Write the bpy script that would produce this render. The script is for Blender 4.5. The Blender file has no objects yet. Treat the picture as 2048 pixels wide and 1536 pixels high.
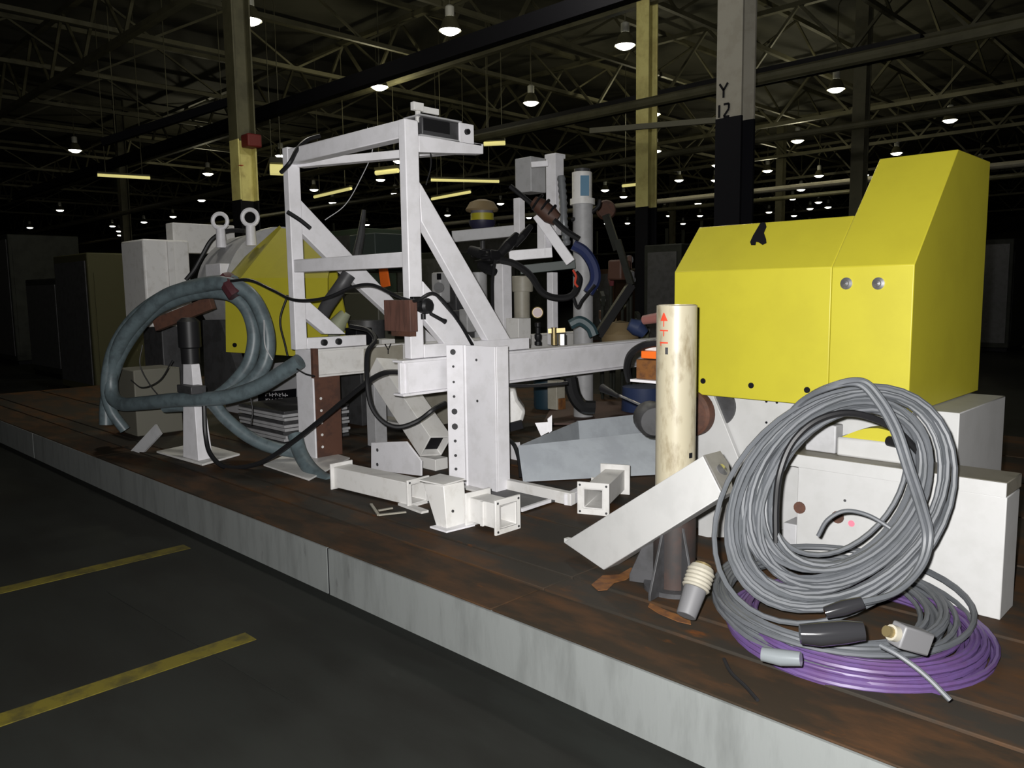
import bpy, bmesh, math, random
from mathutils import Vector, Matrix
random.seed(7)
scn = bpy.context.scene
COL = scn.collection

# ------------------------------------------------------------------ camera
A = math.radians(45.3); F = 1600.0; PITCH = math.atan(184/1600); ROLL = 0.0132
EYE = Vector((0, 0, 1.53))
_fh = Vector((-math.cos(A), math.sin(A), 0)); _r = Vector((math.sin(A), math.cos(A), 0))
FW = _fh*math.cos(PITCH) + Vector((0, 0, -math.sin(PITCH)))
_u = _fh*math.sin(PITCH) + Vector((0, 0, math.cos(PITCH)))
CX = _r*math.cos(ROLL) - _u*math.sin(ROLL); CY = _u*math.cos(ROLL) + _r*math.sin(ROLL)
cam = bpy.data.cameras.new('camera'); cam.lens = 36*F/2048; cam.sensor_width = 36; cam.sensor_fit = 'HORIZONTAL'
cam.clip_end = 400; cam.clip_start = 0.05
co = bpy.data.objects.new('camera', cam); COL.objects.link(co)
M = Matrix((CX, CY, -FW)).transposed().to_4x4(); M.translation = EYE
co.matrix_world = M
scn.camera = co

# ------------------------------------------------------------------ light, exposure
scn.view_settings.view_transform = 'Standard'; scn.view_settings.look = 'None'
scn.view_settings.gamma = 1; scn.view_settings.use_curve_mapping = False
scn.view_settings.exposure = 0.0
w = bpy.data.worlds.new('dim_hall_air'); scn.world = w; w.use_nodes = True
w.node_tree.nodes['Background'].inputs[0].default_value = (1.0, 0.95, 0.7, 1)
w.node_tree.nodes['Background'].inputs[1].default_value = 0.012
fl = bpy.data.lights.new('camera_flash', 'POINT'); fl.energy = 1080; fl.shadow_soft_size = 0.02; fl.color = (1, 0.985, 0.97)
flo = bpy.data.objects.new('camera_flash', fl); COL.objects.link(flo)
flo.location = EYE - CX*0.055 + CY*0.06

# ------------------------------------------------------------------ helpers
def ray(px, py): return FW + CX*((px-1024)/F) - CY*((py-768)/F)
def P(px, py, x=None, y=None, z=None, d=None):
    """a measured point of the place: sight line met with a known plane"""
    v = ray(px, py)
    t = (x-EYE.x)/v.x if x is not None else (y-EYE.y)/v.y if y is not None else (z-EYE.z)/v.z if z is not None else d
    return EYE + v*t
def PL(px, py, p, n):
    v = ray(px, py); return EYE + v*((p-EYE).dot(n)/v.dot(n))
V = Vector
class MB:
    def __init__(s): s.v = []; s.f = []
    def add(s, vs, fs):
        o = len(s.v); s.v += [V(a) for a in vs]; s.f += [tuple(o+i for i in q) for q in fs]; return s
    def box(s, a, b):
        (x0, y0, z0), (x1, y1, z1) = a, b
        return s.add([(x0,y0,z0),(x1,y0,z0),(x1,y1,z0),(x0,y1,z0),(x0,y0,z1),(x1,y0,z1),(x1,y1,z1),(x0,y1,z1)],
              [(0,3,2,1),(4,5,6,7),(0,1,5,4),(1,2,6,5),(2,3,7,6),(3,0,4,7)])
    def prism(s, pts, ext):
        pts = [V(p) for p in pts]; n = len(pts); e = V(ext)
        return s.add(pts+[p+e for p in pts], [tuple(range(n-1,-1,-1)), tuple(range(n,2*n))]+[(i,(i+1)%n,n+(i+1)%n,n+i) for i in range(n)])
    def frame(s, d, up=(0,0,1)):
        d = V(d).normalized(); up = V(up)
        if abs(d.dot(up)) > .98: up = V((0,1,0))
        a = d.cross(up).normalized(); return a, a.cross(d)
    def bar(s, p, q, w, h, up=(0,0,1)):
        p = V(p); q = V(q); a, b = s.frame(q-p, up); a = a*w/2; b = b*h/2
        return s.prism([p-a-b, p+a-b, p+a+b, p-a+b], q-p)
    def hollow(s, p, q, w, h, t, up=(0,0,1)):
        p = V(p); q = V(q); a, b = s.frame(q-p, up); vs = []
        for c in (p, q):
            for k in (0, t):
                for (i, j) in ((-1,-1),(1,-1),(1,1),(-1,1)): vs.append(c + a*i*(w/2-k) + b*j*(h/2-k))
        fs = []
        for i in range(4):
            j = (i+1) % 4
            fs += [(i,j,8+j,8+i), (4+i,12+i,12+j,4+j), (i,4+i,4+j,j), (8+i,8+j,12+j,12+i)]
        return s.add(vs, fs)
    def tube(s, pts, r, n=8, cap=True):
        pts = [V(p) for p in pts]; m = len(pts); vs = []; fs = []
        t0 = (pts[1]-pts[0]).normalized(); a = t0.orthogonal().normalized()
        for i, p in enumerate(pts):
            t = (pts[min(i+1,m-1)]-pts[max(i-1,0)])
            t = t.normalized() if t.length > 1e-9 else t0
            a = (a - t*a.dot(t)); a = a.normalized() if a.length > 1e-6 else t.orthogonal().normalized()
            b = t.cross(a); rr = r[i] if isinstance(r, (list, tuple)) else r
            vs += [p + (a*math.cos(2*math.pi*k/n) + b*math.sin(2*math.pi*k/n))*rr for k in range(n)]
        for i in range(m-1):
            fs += [(i*n+k, i*n+(k+1)%n, (i+1)*n+(k+1)%n, (i+1)*n+k) for k in range(n)]
        if cap: fs += [tuple(range(n-1,-1,-1)), tuple(range((m-1)*n, m*n))]
        return s.add(vs, fs)
    def cyl(s, p, q, r, r2=None, n=16):
        return s.tube([p, q], [r, r if r2 is None else r2], n)
    def lathe(s, c, axis, prof, n=18):
        c = V(c); ax = V(axis).normalized(); a = ax.orthogonal().normalized(); b = ax.cross(a); vs = []; fs = []
        for (r, h) in prof:
            vs += [c + ax*h + (a*math.cos(2*math.pi*k/n) + b*math.sin(2*math.pi*k/n))*max(r, 1e-4) for k in range(n)]
        for i in range(len(prof)-1):
            fs += [(i*n+k, i*n+(k+1)%n, (i+1)*n+(k+1)%n, (i+1)*n+k) for k in range(n)]
        return s.add(vs, fs)
    def ring(s, c, axis, R, r, n=24, k=8):
        ax = V(axis).normalized(); a = ax.orthogonal().normalized(); b = ax.cross(a); c = V(c)
        pts = [c + (a*math.cos(2*math.pi*i/n)+b*math.sin(2*math.pi*i/n))*R for i in range(n+1)]
        return s.tube(pts, r, k, cap=False)
def spline(ctrl, per=8):
    c = [V(p) for p in ctrl]; c = [c[0]*2-c[1]] + c + [c[-1]*2-c[-2]]; out = []
    for i in range(1, len(c)-2):
        for k in range(per):
            t = k/per; a, b, e, g = c[i-1], c[i], c[i+1], c[i+2]
            out.append(0.5*((2*b)+(e-a)*t+(2*a-5*b+4*e-g)*t*t+(3*b-a-3*e+g)*t**3))
    return out + [c[-2]]
OFF = {}
def mesh_obj(name, mb, mat, off, bevel=0, ang=35):
    me = bpy.data.meshes.new(name); me.from_pydata([v-off for v in mb.v], [], mb.f)
    bm = bmesh.new(); bm.from_mesh(me); bmesh.ops.recalc_face_normals(bm, faces=bm.faces); bm.to_mesh(me); bm.free()
    me.materials.append(mat); me.shade_smooth(); me.set_sharp_from_angle(angle=math.radians(ang))
    o = bpy.data.objects.new(name, me); COL.objects.link(o)
    if bevel:
        b = o.modifiers.new('edge', 'BEVEL'); b.width = bevel; b.segments = 2; b.limit_method = 'ANGLE'; b.angle_limit = math.radians(40)
    return o
def thing(name, loc, label, cat, group=None):
    o = bpy.data.objects.new(name, None); COL.objects.link(o); o.location = loc; o.empty_display_size = .05
    o['label'] = label; o['category'] = cat
    if group: o['group'] = group
    OFF[o.name] = V(loc); return o
def part(name, mb, mat, root, label=None, bevel=0, kind=None):
    off = OFF[root.name]; o = mesh_obj(name, mb, mat, off, bevel); o.parent = root
    OFF[o.name] = off
    if label: o['label'] = label
    if kind: o['kind'] = kind
    return o
def solo(name, mb, mat, label, cat, group=None, bevel=0):
    lo = V((sum(v.x for v in mb.v)/len(mb.v), sum(v.y for v in mb.v)/len(mb.v), min(v.z for v in mb.v)))
    o = mesh_obj(name, mb, mat, lo, bevel); o.location = lo; OFF[o.name] = lo
    o['label'] = label; o['category'] = cat
    if group: o['group'] = group
    return o
def struct(name, mb, mat):
    o = mesh_obj(name, mb, mat, V((0,0,0))); o['kind'] = 'structure'; OFF[o.name] = V((0,0,0)); return o
def dup(root, loc, label=None):
    r = root.copy(); COL.objects.link(r); r.location = loc
    if label: r['label'] = label
    for ch in root.children:
        c = ch.copy(); COL.objects.link(c); c.parent = r
        for g in ch.children:
            e = g.copy(); COL.objects.link(e); e.parent = c
    return r
def disc(p, n, r, h=.006, k=14): return MB().cyl(V(p), V(p)+V(n).normalized()*h, r, n=k)

# ------------------------------------------------------------------ materials
def mat(name, c, rough=.5, metal=0, c2=None, amt=.5, scale=6, stretch=(1,1,1), lo=.45, hi=.62, bump=0, c3=None, scale3=3, lo3=.58, hi3=.68, spec=.5):
    m = bpy.data.materials.new(name); m.use_nodes = True; nt = m.node_tree; b = nt.nodes['Principled BSDF']
    b.inputs['Roughness'].default_value = rough; b.inputs['Metallic'].default_value = metal
    b.inputs['Base Color'].default_value = (*c, 1); b.inputs['Specular IOR Level'].default_value = spec
    if c2 is None and not bump: return m
    tc = nt.nodes.new('ShaderNodeTexCoord'); mp = nt.nodes.new('ShaderNodeMapping'); mp.inputs['Scale'].default_value = stretch
    nt.links.new(tc.outputs['Object'], mp.inputs[0])
    def noise(sc, l, h):
        n = nt.nodes.new('ShaderNodeTexNoise'); n.inputs['Scale'].default_value = sc; n.inputs['Detail'].default_value = 5; n.inputs['Roughness'].default_value = .62
        nt.links.new(mp.outputs[0], n.inputs['Vector'])
        r = nt.nodes.new('ShaderNodeMapRange'); r.inputs[1].default_value = l; r.inputs[2].default_value = h
        nt.links.new(n.outputs[0], r.inputs[0]); return n, r
    cur = None
    def mix(prev, col, fac, a):
        x = nt.nodes.new('ShaderNodeMix'); x.data_type = 'RGBA'
        mu = nt.nodes.new('ShaderNodeMath'); mu.operation = 'MULTIPLY'; mu.inputs[1].default_value = a
        nt.links.new(fac, mu.inputs[0]); nt.links.new(mu.outputs[0], x.inputs[0])
        if prev is None: x.inputs[6].default_value = (*c, 1)
        else: nt.links.new(prev, x.inputs[6])
        x.inputs[7].default_value = (*col, 1); return x.outputs[2]
    n, r = noise(scale, lo, hi)
    if c2 is not None: cur = mix(None, c2, r.outputs[0], amt)
    if c3 is not None:
        n3, r3 = noise(scale3, lo3, hi3); cur = mix(cur, c3, r3.outputs[0], .9)
    if cur is not None: nt.links.new(cur, b.inputs['Base Color'])
    if bump:
        bp = nt.nodes.new('ShaderNodeBump'); bp.inputs['Strength'].default_value = bump; bp.inputs['Distance'].default_value = .01
        nt.links.new(n.outputs[0], bp.inputs['Height']); nt.links.new(bp.outputs[0], b.inputs['Normal'])
    return m
def emit(name, c, s):
    m = bpy.data.materials.new(name); m.use_nodes = True; nt = m.node_tree; b = nt.nodes['Principled BSDF']
    b.inputs['Base Color'].default_value = (*c, 1); b.inputs['Emission Color'].default_value = (*c, 1); b.inputs['Emission Strength'].default_value = s
    m.cycles.emission_sampling = 'NONE'; return m
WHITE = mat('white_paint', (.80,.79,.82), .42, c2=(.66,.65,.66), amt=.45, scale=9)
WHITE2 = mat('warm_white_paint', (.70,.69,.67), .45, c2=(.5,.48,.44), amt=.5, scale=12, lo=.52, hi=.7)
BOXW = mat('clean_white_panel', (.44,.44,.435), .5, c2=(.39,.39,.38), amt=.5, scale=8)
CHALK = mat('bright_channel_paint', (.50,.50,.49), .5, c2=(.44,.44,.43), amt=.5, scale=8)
GREYP = mat('grey_paint', (.40,.40,.41), .5, c2=(.3,.3,.3), amt=.5, scale=8)
DGREY = mat('dark_grey_paint', (.05,.05,.053), .5, c2=(.025,.025,.025), amt=.6, scale=10)
YEL = mat('yellow_guard_paint', (.43,.385,.026), .45, c2=(.39,.345,.024), amt=.5, scale=4)
CREAM = mat('cream_pipe_paint', (.36,.325,.235), .4, c2=(.17,.135,.075), amt=.8, scale=16, stretch=(1,1,.35), lo=.5, hi=.68)
RED = mat('red_marker', (.55,.05,.02), .6)
BLACK = mat('black_rubber', (.011,.011,.012), .45, spec=.3)
BLKP = mat('black_paint', (.006,.006,.008), .6, spec=.12)
HOSE = mat('blue_grey_hose', (.11,.145,.157), .42, c2=(.06,.075,.083), amt=.6, scale=14)
NAVY = mat('navy_hose', (.02,.03,.10), .45)
GALV = mat('galvanised_sheet', (.52,.56,.60), .45, .0, c2=(.42,.45,.49), amt=.7, scale=5, bump=.02)
CONC = mat('pale_concrete', (.155,.165,.160), .85, c2=(.10,.106,.102), amt=.75, scale=5, stretch=(1.6,1,.35), lo=.46, hi=.7, bump=.2, c3=(.07,.072,.07), scale3=9, lo3=.66, hi3=.76)
RUSTB = mat('rusty_bed_steel', (.029,.025,.020), .7, c2=(.070,.033,.013), amt=.9, scale=2.4, stretch=(.7,1.6,1), lo=.44, hi=.62, bump=.15, c3=(.14,.045,.010), scale3=5.0, lo3=.64, hi3=.76, spec=.12)
RUSTE = mat('rusty_edge_steel', (.060,.030,.014), .75, c2=(.024,.018,.012), amt=.95, scale=3.2, stretch=(.8,2,1), lo=.36, hi=.56, bump=.2, c3=(.09,.035,.01), scale3=7, lo3=.64, hi3=.76, spec=.12)
RUST = mat('brown_rust', (.095,.040,.024), .75, c2=(.055,.026,.018), amt=.8, scale=14)
BLOCK = mat('brown_block', (.12,.055,.04), .7, c2=(.07,.034,.025), amt=.8, scale=10, stretch=(4,4,.6))
ORANGE = mat('orange_plastic', (.85,.16,.02), .4)
RUSTO = mat('orange_rust', (.17,.065,.012), .8, c2=(.08,.03,.01), amt=.8, scale=20)
CABLE = mat('grey_cable', (.085,.091,.10), .5, c2=(.06,.066,.07), amt=.5, scale=10)
PURP = mat('purple_cable', (.085,.05,.145), .42, c2=(.075,.035,.10), amt=.6, scale=7)
TAPE = mat('black_shiny_tape', (.02,.02,.022), .12)
CLEAR = mat('silver_tape', (.2,.22,.23), .2, .3)
FLOORM = mat('dark_shop_floor', (.011,.012,.0105), .6, c2=(.007,.007,.006), amt=.8, scale=1.2, stretch=(1,3,1), bump=.02, c3=(.02,.0215,.02), scale3=2.6, lo3=.66, hi3=.8, spec=.12)
LINE = mat('worn_yellow_line', (.10,.082,.010), .6, c2=(.035,.03,.010), amt=.8, scale=9, spec=.15)
OLIVE = mat('olive_roof_steel', (.085,.08,.045), .6, c2=(.045,.042,.022), amt=.7, scale=1.5)
ROOF = mat('dark_roof_deck', (.06,.058,.042), .8, c2=(.03,.03,.02), amt=.7, scale=.6)
COLY = mat('yellow_column_paint', (.60,.55,.22), .5, c2=(.35,.28,.1), amt=.5, scale=3)
BEIGE = mat('beige_paint', (.33,.31,.255), .5, c2=(.25,.23,.18), amt=.5, scale=6)
STEEL = mat('bare_steel', (.55,.55,.56), .25, .9)
BRONZE = mat('dull_brass', (.32,.25,.12), .35, .7)
BLUEL = mat('blue_label', (.10,.22,.33), .5)
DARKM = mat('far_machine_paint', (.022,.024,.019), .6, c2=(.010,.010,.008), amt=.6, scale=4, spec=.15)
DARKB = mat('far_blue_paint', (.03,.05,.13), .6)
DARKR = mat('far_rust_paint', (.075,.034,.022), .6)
TAN = mat('tan_cap', (.22,.16,.08), .7)
LENS = emit('lamp_glow', (1, .97, .86), 9.0)
STRIPM = emit('strip_glow', (1, .90, .34), .55)
PINK = mat('pink_paint_spot', (.75,.18,.25), .6)

# ------------------------------------------------------------------ setting
fl_ = struct('floor', MB().box((-120,-12,-.1), (14,120,0)), FLOORM)
for (x, y0, y1) in ((-3.285,-2.5,1.62), (-4.79,-2.5,1.98)):
    part('floor_line', MB().box((x-.052,y0,0), (x+.052,y1,.003)), LINE, fl_, 'worn yellow painted floor line')
a = P(215,1185,z=0); b = P(580,1400,z=0)
part('floor_scuff', MB().prism([a+V((-.02,0,.001)), a+V((.02,0,.001)), b+V((.03,0,.001)), b+V((-.02,0,.001))], (0,0,.001)), mat('pale_scuff', (.020,.022,.020), .7, c2=(.011,.012,.0105), amt=.9, scale=14, spec=.1), fl_, 'faint pale scuff line')
struct('ceiling', MB().box((-120,-12,10.2), (14,120,10.4)), ROOF)
struct('wall_far', MB().box((-120,118,0), (14,118.4,10.2)), ROOF)
struct('wall_left', MB().box((-120.4,-12,0), (-120,118,10.2)), ROOF)

# bedplate and kerb
kb = thing('concrete_kerb', (-3.5,2.16,0), 'pale streaked concrete kerb along the front of the rusty steel bed', 'kerb')
for (a, b) in ((-12.5,-8.614), (-8.596,-3.475), (-3.457,-.414), (-.396,3.0)):
    part('concrete_block', MB().box((a,2.145,0), (b,2.30,.243)), CONC, kb)
for xj in (-8.605, -3.466, -.405): part('joint_filler', MB().box((xj-.0085,2.150,0), (xj+.0085,2.29,.240)), BLKP, kb, 'dark joint')
bed = thing('steel_bedplate', (-4,5,0), 'rusty dark steel bedplate with long seams carrying the white test frames', 'bedplate')
part('foundation', MB().box((-12.5,2.305,0), (3,7.8,.20)), CONC, bed)
ys = (2.305, 2.46, 2.652, 3.25, 4.15, 5.05, 5.95, 6.85, 7.8)
for i in range(len(ys)-1):
    for (a, b) in ((-12.5,-6.9), (-6.892,-2.27), (-2.262,3.0)):
        z = .25 + (0 if i else -.004)
        part('steel_plate', MB().box((a,ys[i]+.011 if i else 2.152,.244 if i < 1 else .205), (b,ys[i+1]-.011,z if i else .252)), RUSTE if i < 1 else RUSTB, bed, bevel=.003)
pts = [P(a,b,z=.2515) for a,b in ((1183,1170),(1205,1152),(1238,1150),(1262,1136),(1275,1142),(1252,1160),(1228,1166),(1215,1180),(1196,1182))]
part('rust_flake', MB().prism(pts, (0,0,.003)), RUSTO, bed, 'orange flake of rust')
pts = [P(a,b,z=.2515) for a,b in ((1300,1207),(1340,1225),(1380,1238),(1382,1250),(1356,1244),(1318,1228),(1296,1214))]
part('rust_flake', MB().prism(pts, (0,0,.003)), RUSTO, bed, 'orange flake of rust')

# ------------------------------------------------------------------ right machine guard
Y0 = 3.5; XL, XS, XR = -2.292, -1.483, -1.144
zb = 1.004; zf = 1.62
g = thing('machine_guard', (-1.7,3.9,zb), 'large clean yellow sheet metal guard with black hand mark, right of the cream pipe', 'guard')
lowtop = P(1400,455,x=XL); tall = P(1760,318,x=XS)
sl = (tall.z-zf)/(tall.y-Y0)
yl = Y0 + (lowtop.z-zf)/sl
prof = lambda x, top: [(x,Y0,zb), (x,Y0,zf), (x,Y0+(top-zf)/sl,top), (x,4.5,top), (x,4.5,zb)]
part('left_panel', MB().prism(prof(XL, lowtop.z), (XS-XL-.003,0,0)), YEL, g, bevel=.004)
part('right_panel', MB().prism([(a,b-.004,c) for a,b,c in prof(XS, tall.z)], (XR-XS,0,0)), YEL, g, bevel=.004)
for q in ((1693,567), (1757,567)):
    p = P(*q, y=Y0-.004); part('bolt', MB().lathe(p, (0,-1,0), [(.026,0),(.026,.004),(.014,.006),(.012,.014),(0,.016)]), STEEL, g, 'shiny round head bolt')
for q in ((1502,771), (1614,780), (1645,783), (1406,762)):
    p = P(*q, y=Y0-.004); part('bolt_hole', disc(p+V((0,.002,0)), (0,-1,0), .014, .004), BLKP, g, 'dark bolt hole')
n = V((0,-(lowtop.z-zf), (yl-Y0))).normalized(); p0 = V((XL,Y0,zf))+n*.001
mk = [(1240+a/3.339, 400+b/3.339) for a, b in ((938,155),(955,150),(972,154),(979,180),(962,220),(976,262),(979,288),(952,301),(928,284),(910,280),(905,302),(876,302),(869,282),(889,238),(914,196))]
part('black_mark', MB().prism([PL(a,b,p0,n) for a,b in mk], n*.002), BLKP, g, 'hand painted black lambda shaped mark')

# housing under the guard
h = thing('gear_housing', (-1.9,3.8,.25), 'white painted gear housing below the yellow guard with dark round wheels', 'machine')
p = lambda a, b, y=3.62: P(a, b, y=y)
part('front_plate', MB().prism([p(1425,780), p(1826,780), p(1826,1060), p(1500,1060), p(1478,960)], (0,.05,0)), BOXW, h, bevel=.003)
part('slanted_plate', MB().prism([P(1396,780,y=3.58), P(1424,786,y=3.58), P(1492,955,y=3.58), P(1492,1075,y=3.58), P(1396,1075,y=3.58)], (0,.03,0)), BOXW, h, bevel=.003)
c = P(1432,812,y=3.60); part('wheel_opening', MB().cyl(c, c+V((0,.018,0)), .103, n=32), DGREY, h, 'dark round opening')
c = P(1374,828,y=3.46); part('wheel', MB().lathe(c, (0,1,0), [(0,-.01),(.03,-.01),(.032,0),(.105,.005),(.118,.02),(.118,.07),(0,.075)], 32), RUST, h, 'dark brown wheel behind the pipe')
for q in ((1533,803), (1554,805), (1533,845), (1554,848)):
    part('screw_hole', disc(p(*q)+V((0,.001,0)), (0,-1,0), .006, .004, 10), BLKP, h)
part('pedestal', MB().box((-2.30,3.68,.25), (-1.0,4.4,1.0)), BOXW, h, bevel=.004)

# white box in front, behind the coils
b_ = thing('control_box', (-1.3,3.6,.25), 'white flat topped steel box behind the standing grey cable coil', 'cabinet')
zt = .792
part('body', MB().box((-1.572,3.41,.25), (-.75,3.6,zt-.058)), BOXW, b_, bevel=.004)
part('top_plate', MB().box((-1.618,3.40,zt-.056), (-.75,3.62,zt)), mat('beige_top', (.20,.185,.15), .5, c2=(.15,.14,.11), amt=.6, scale=9), b_, 'beige top plate', bevel=.003)
part('front_flange', MB().box((-1.618,3.392,zt-.056), (-.75,3.400,zt-.001)), BOXW, b_)
part('side_block', MB().box((-1.64,3.42,.25), (-1.575,3.55,.46)), GREYP, b_, 'grey block', bevel=.004)
for q, r in (((1600,1015),.027), ((1676,1034),.027)):
    part('bolt', disc(P(*q, y=3.411), (0,-1,0), r, .008), RUST, b_, 'rusty bolt head')
part('paint_spot', disc(P(1703,1047,y=3.411), (0,-1,0), .014, .002), PINK, b_, 'pink paint spot')
part('latch_hole', disc(P(1690,1001,y=3.411), (0,-1,0), .006, .002), DGREY, b_)
v = thing('valve_block', (-1.3,3.55,zt), 'white block with yellow rounded cover and dark knob on the white box', 'valve')
a = P(1676,897,y=3.5); c = P(1800,905,y=3.5)
part('body', MB().box((a.x,3.48,zt), (c.x+.02,3.58,zt+.085)), BOXW, v, bevel=.01)
part('cover', MB().prism([(a.x+.02+.3*t, 3.49, zt+.085+.055*math.sin(math.pi*t)) for t in [i/10 for i in range(11)]], (0,.08,0)), YEL, v, 'yellow cover')
q = P(1778,882,y=3.478); part('knob', MB().cyl(q, q+V((.06,-.03,0)), .022), BLACK, v, 'dark knob')

# ------------------------------------------------------------------ cream pipe
px_, py_ = -1.855, 2.853; R = .0835
pp = thing('standing_pipe', (px_,py_,.25), 'scuffed cream steel pipe standing upright with red arrow marks', 'pipe')
mb = MB(); mb.lathe((px_,py_,.25), (0,0,1), [(R,0.01),(R,1.216),(R-.008,1.219),(R-.008,.9),(0.001,.9)], 40)
part('pipe', mb, CREAM, pp)
mb = MB(); mb.lathe((px_,py_,.25), (0,0,1), [(.13,0),(.13,.02),(.085,.022)], 32); part('base_flange', mb, DGREY, pp, 'dark base flange')
part('lower_sleeve', MB().lathe((px_,py_,.25), (0,0,1), [(R+.006,0),(R+.006,.33),(R,.335)], 32), mat('dark_sleeve', (.022,.018,.017), .6, c2=(.045,.024,.018), amt=.7, scale=9), pp, 'dark brownish lower sleeve')  # lower part of the pipe coloured near black with brown mottling
for ang in (200, 275, 330):
    d = V((math.cos(math.radians(ang)), math.sin(math.radians(ang)), 0)); c0 = V((px_,py_,.252))
    part('gusset', MB().prism([c0+d*.084, c0+d*.2, c0+d*.2+V((0,0,.03)), c0+d*.084+V((0,0,.3))], d.cross(V((0,0,1)))*.012), DGREY, pp, 'dark rusty gusset', bevel=.002)
tocam = math.degrees(math.atan2(-py_, -px_))
def patch(deg, z, wd, hh, mat_, nm, top=None):
    mb = MB(); k = 8; rr = R+.0012; vs = []; fs = []
    for i in range(k+1):
        t = i/k
        for j in (0, 1):
            wid = wd if (top is None or j == 0) else top
            an = math.radians(deg + (t-.5)*wid); vs.append((px_+rr*math.cos(an), py_+rr*math.sin(an), z + j*hh))
    fs = [(2*i,2*i+2,2*i+3,2*i+1) for i in range(k)]
    mb.add(vs, fs); part(nm, mb, mat_, pp, 'red marker stroke' if mat_ == RED else None)
zz = lambda py: P(1345, py, d=3.37).z
A0 = tocam-38
patch(A0, zz(640), 26, .034, RED, 'arrow_mark', top=3)
patch(A0, zz(651), 3.4, .05, RED, 'arrow_mark'); patch(A0, zz(660), 28, .006, RED, 'tick_mark'); patch(A0, zz(670), 3.4, .022, RED, 'tick_mark')
patch(A0, zz(684), 28, .006, RED, 'tick_mark'); patch(A0-10, zz(689), 3, .012, RED, 'tick_mark')
patch(tocam-28, zz(705), 9, .028, DGREY, 'dark_scuff'); patch(tocam+48, zz(912), 14, .022, BLKP, 'bolt_hole')

# ------------------------------------------------------------------ white leaning channel
t_ = [P(1127,1085,y=2.86), P(1207,1140,y=2.80), P(1445,992,y=2.61), P(1405,912,y=2.67)]
nrm = (t_[1]-t_[0]).cross(t_[3]-t_[0]).normalized()
if nrm.y < 0: nrm = -nrm
back = (V((0,1,0))*.7+nrm*.3).normalized()*.105
t = thing('steel_channel', P(1207,1140,z=.25), 'bright white boxed steel channel leaning from the bed up against the cream pipe', 'channel')
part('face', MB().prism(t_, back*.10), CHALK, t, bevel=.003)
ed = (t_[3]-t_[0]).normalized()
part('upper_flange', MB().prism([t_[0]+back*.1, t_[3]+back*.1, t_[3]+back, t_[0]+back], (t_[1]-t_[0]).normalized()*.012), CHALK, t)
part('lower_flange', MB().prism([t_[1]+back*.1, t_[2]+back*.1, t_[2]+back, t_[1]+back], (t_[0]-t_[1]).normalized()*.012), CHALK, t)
capo = [t_[3]+ed*.001, t_[2]+ed*.001, t_[2]+ed*.004+back*.55, t_[2]*.35+t_[3]*.65+back*1.15, t_[3]+back*1.05]
ec = part('end_cap', MB().prism(capo, ed*.010), mat('cap_grey', (.17,.165,.155), .5, c2=(.12,.115,.11), amt=.6, scale=12), t, 'grey end plate', bevel=.002)
cc = (t_[3]*.55+t_[2]*.45)+back*.55+ed*.011
part('bolt', MB().lathe(cc, ed, [(.024,0),(.024,.004),(.012,.008),(0,.012)]), STEEL, ec, 'shiny bolt in the end plate')
part('lug', MB().box(t_[0]+V((.004,.0,.0)), t_[0]+V((.022,.03,.022))), CHALK, t)

# ------------------------------------------------------------------ upper test frame
XF = -4.02; XA = -5.42; zB = 1.115
f = thing('test_frame', (-4.7,3.2,zB), 'tall white welded tube frame with diagonal braces standing on two beams', 'frame')
part('front_post', MB().box((XF-.068,3.155,zB), (XF,3.262,2.60)), WHITE, f, bevel=.006)
part('left_post', MB().box((XA-.075,3.155,zB), (XA,3.255,2.615)), WHITE, f, bevel=.006)
part('top_rail', MB().box((XA-.02,3.16,2.49), (XF-.066,3.255,2.60)), WHITE, f, bevel=.006)
z1 = P(803,504,y=3.17).z; z0 = P(806,534,y=3.17).z
part('middle_rail', MB().box((XA,3.165,z0), (XF-.066,3.25,z1)), WHITE, f, bevel=.006)
def xplane(nm, pts, x, dep, m=WHITE, root=f): return part(nm, MB().prism([P(a,b,x=x) for a,b in pts], (-dep,0,0)), m, root, bevel=.005)
xplane('diagonal_brace', [(838,362),(845,372),(1032,697),(985,697),(843,442)], XF-.003, .07)
xplane('short_brace', [(846,562),(958,692),(893,692),(846,636)], XF-.004, .065)
xplane('diagonal_brace', [(600,398),(702,507),(800,612),(895,700),(845,700),(770,622),(650,512),(600,462)], XA-.003, .07)
xplane('short_brace', [(604,590),(692,668),(650,668),(606,632)], XA-.004, .065)
part('base_rail', MB().box((XF-.068,3.262,zB), (XF,4.25,zB+.085)), WHITE, f, bevel=.005)
part('base_rail', MB().box((XA-.07,3.255,zB), (XA,3.80,zB+.085)), WHITE, f, bevel=.005)
e1 = P(967,288,x=XF); e2 = P(967,308,x=XF); s1 = P(838,271,x=XF); s2 = P(838,304,x=XF)
part('top_arm', MB().prism([V((XF,3.262,s2.z)), V((XF,3.262,s1.z)), e1, e2], (-.075,0,0)), WHITE, f, bevel=.004)
a0 = V((XA-.0,3.26,2.50)); a1 = V((XF-.075,e1.y-.12,e2.z+.03))
part('plan_brace', MB().bar(a0, a1, .075, .055), WHITE, f, bevel=.004)
for q in ((647,685), (676,683)):
    c = P(*q, x=XA+.002); part('bolt', MB().lathe(c, (1,0,0), [(.026,0),(.026,.022),(.018,.03),(0,.031)], 12), BLACK, f, 'black hex bolt')
c = P(905,705,x=XF+.003)

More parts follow.
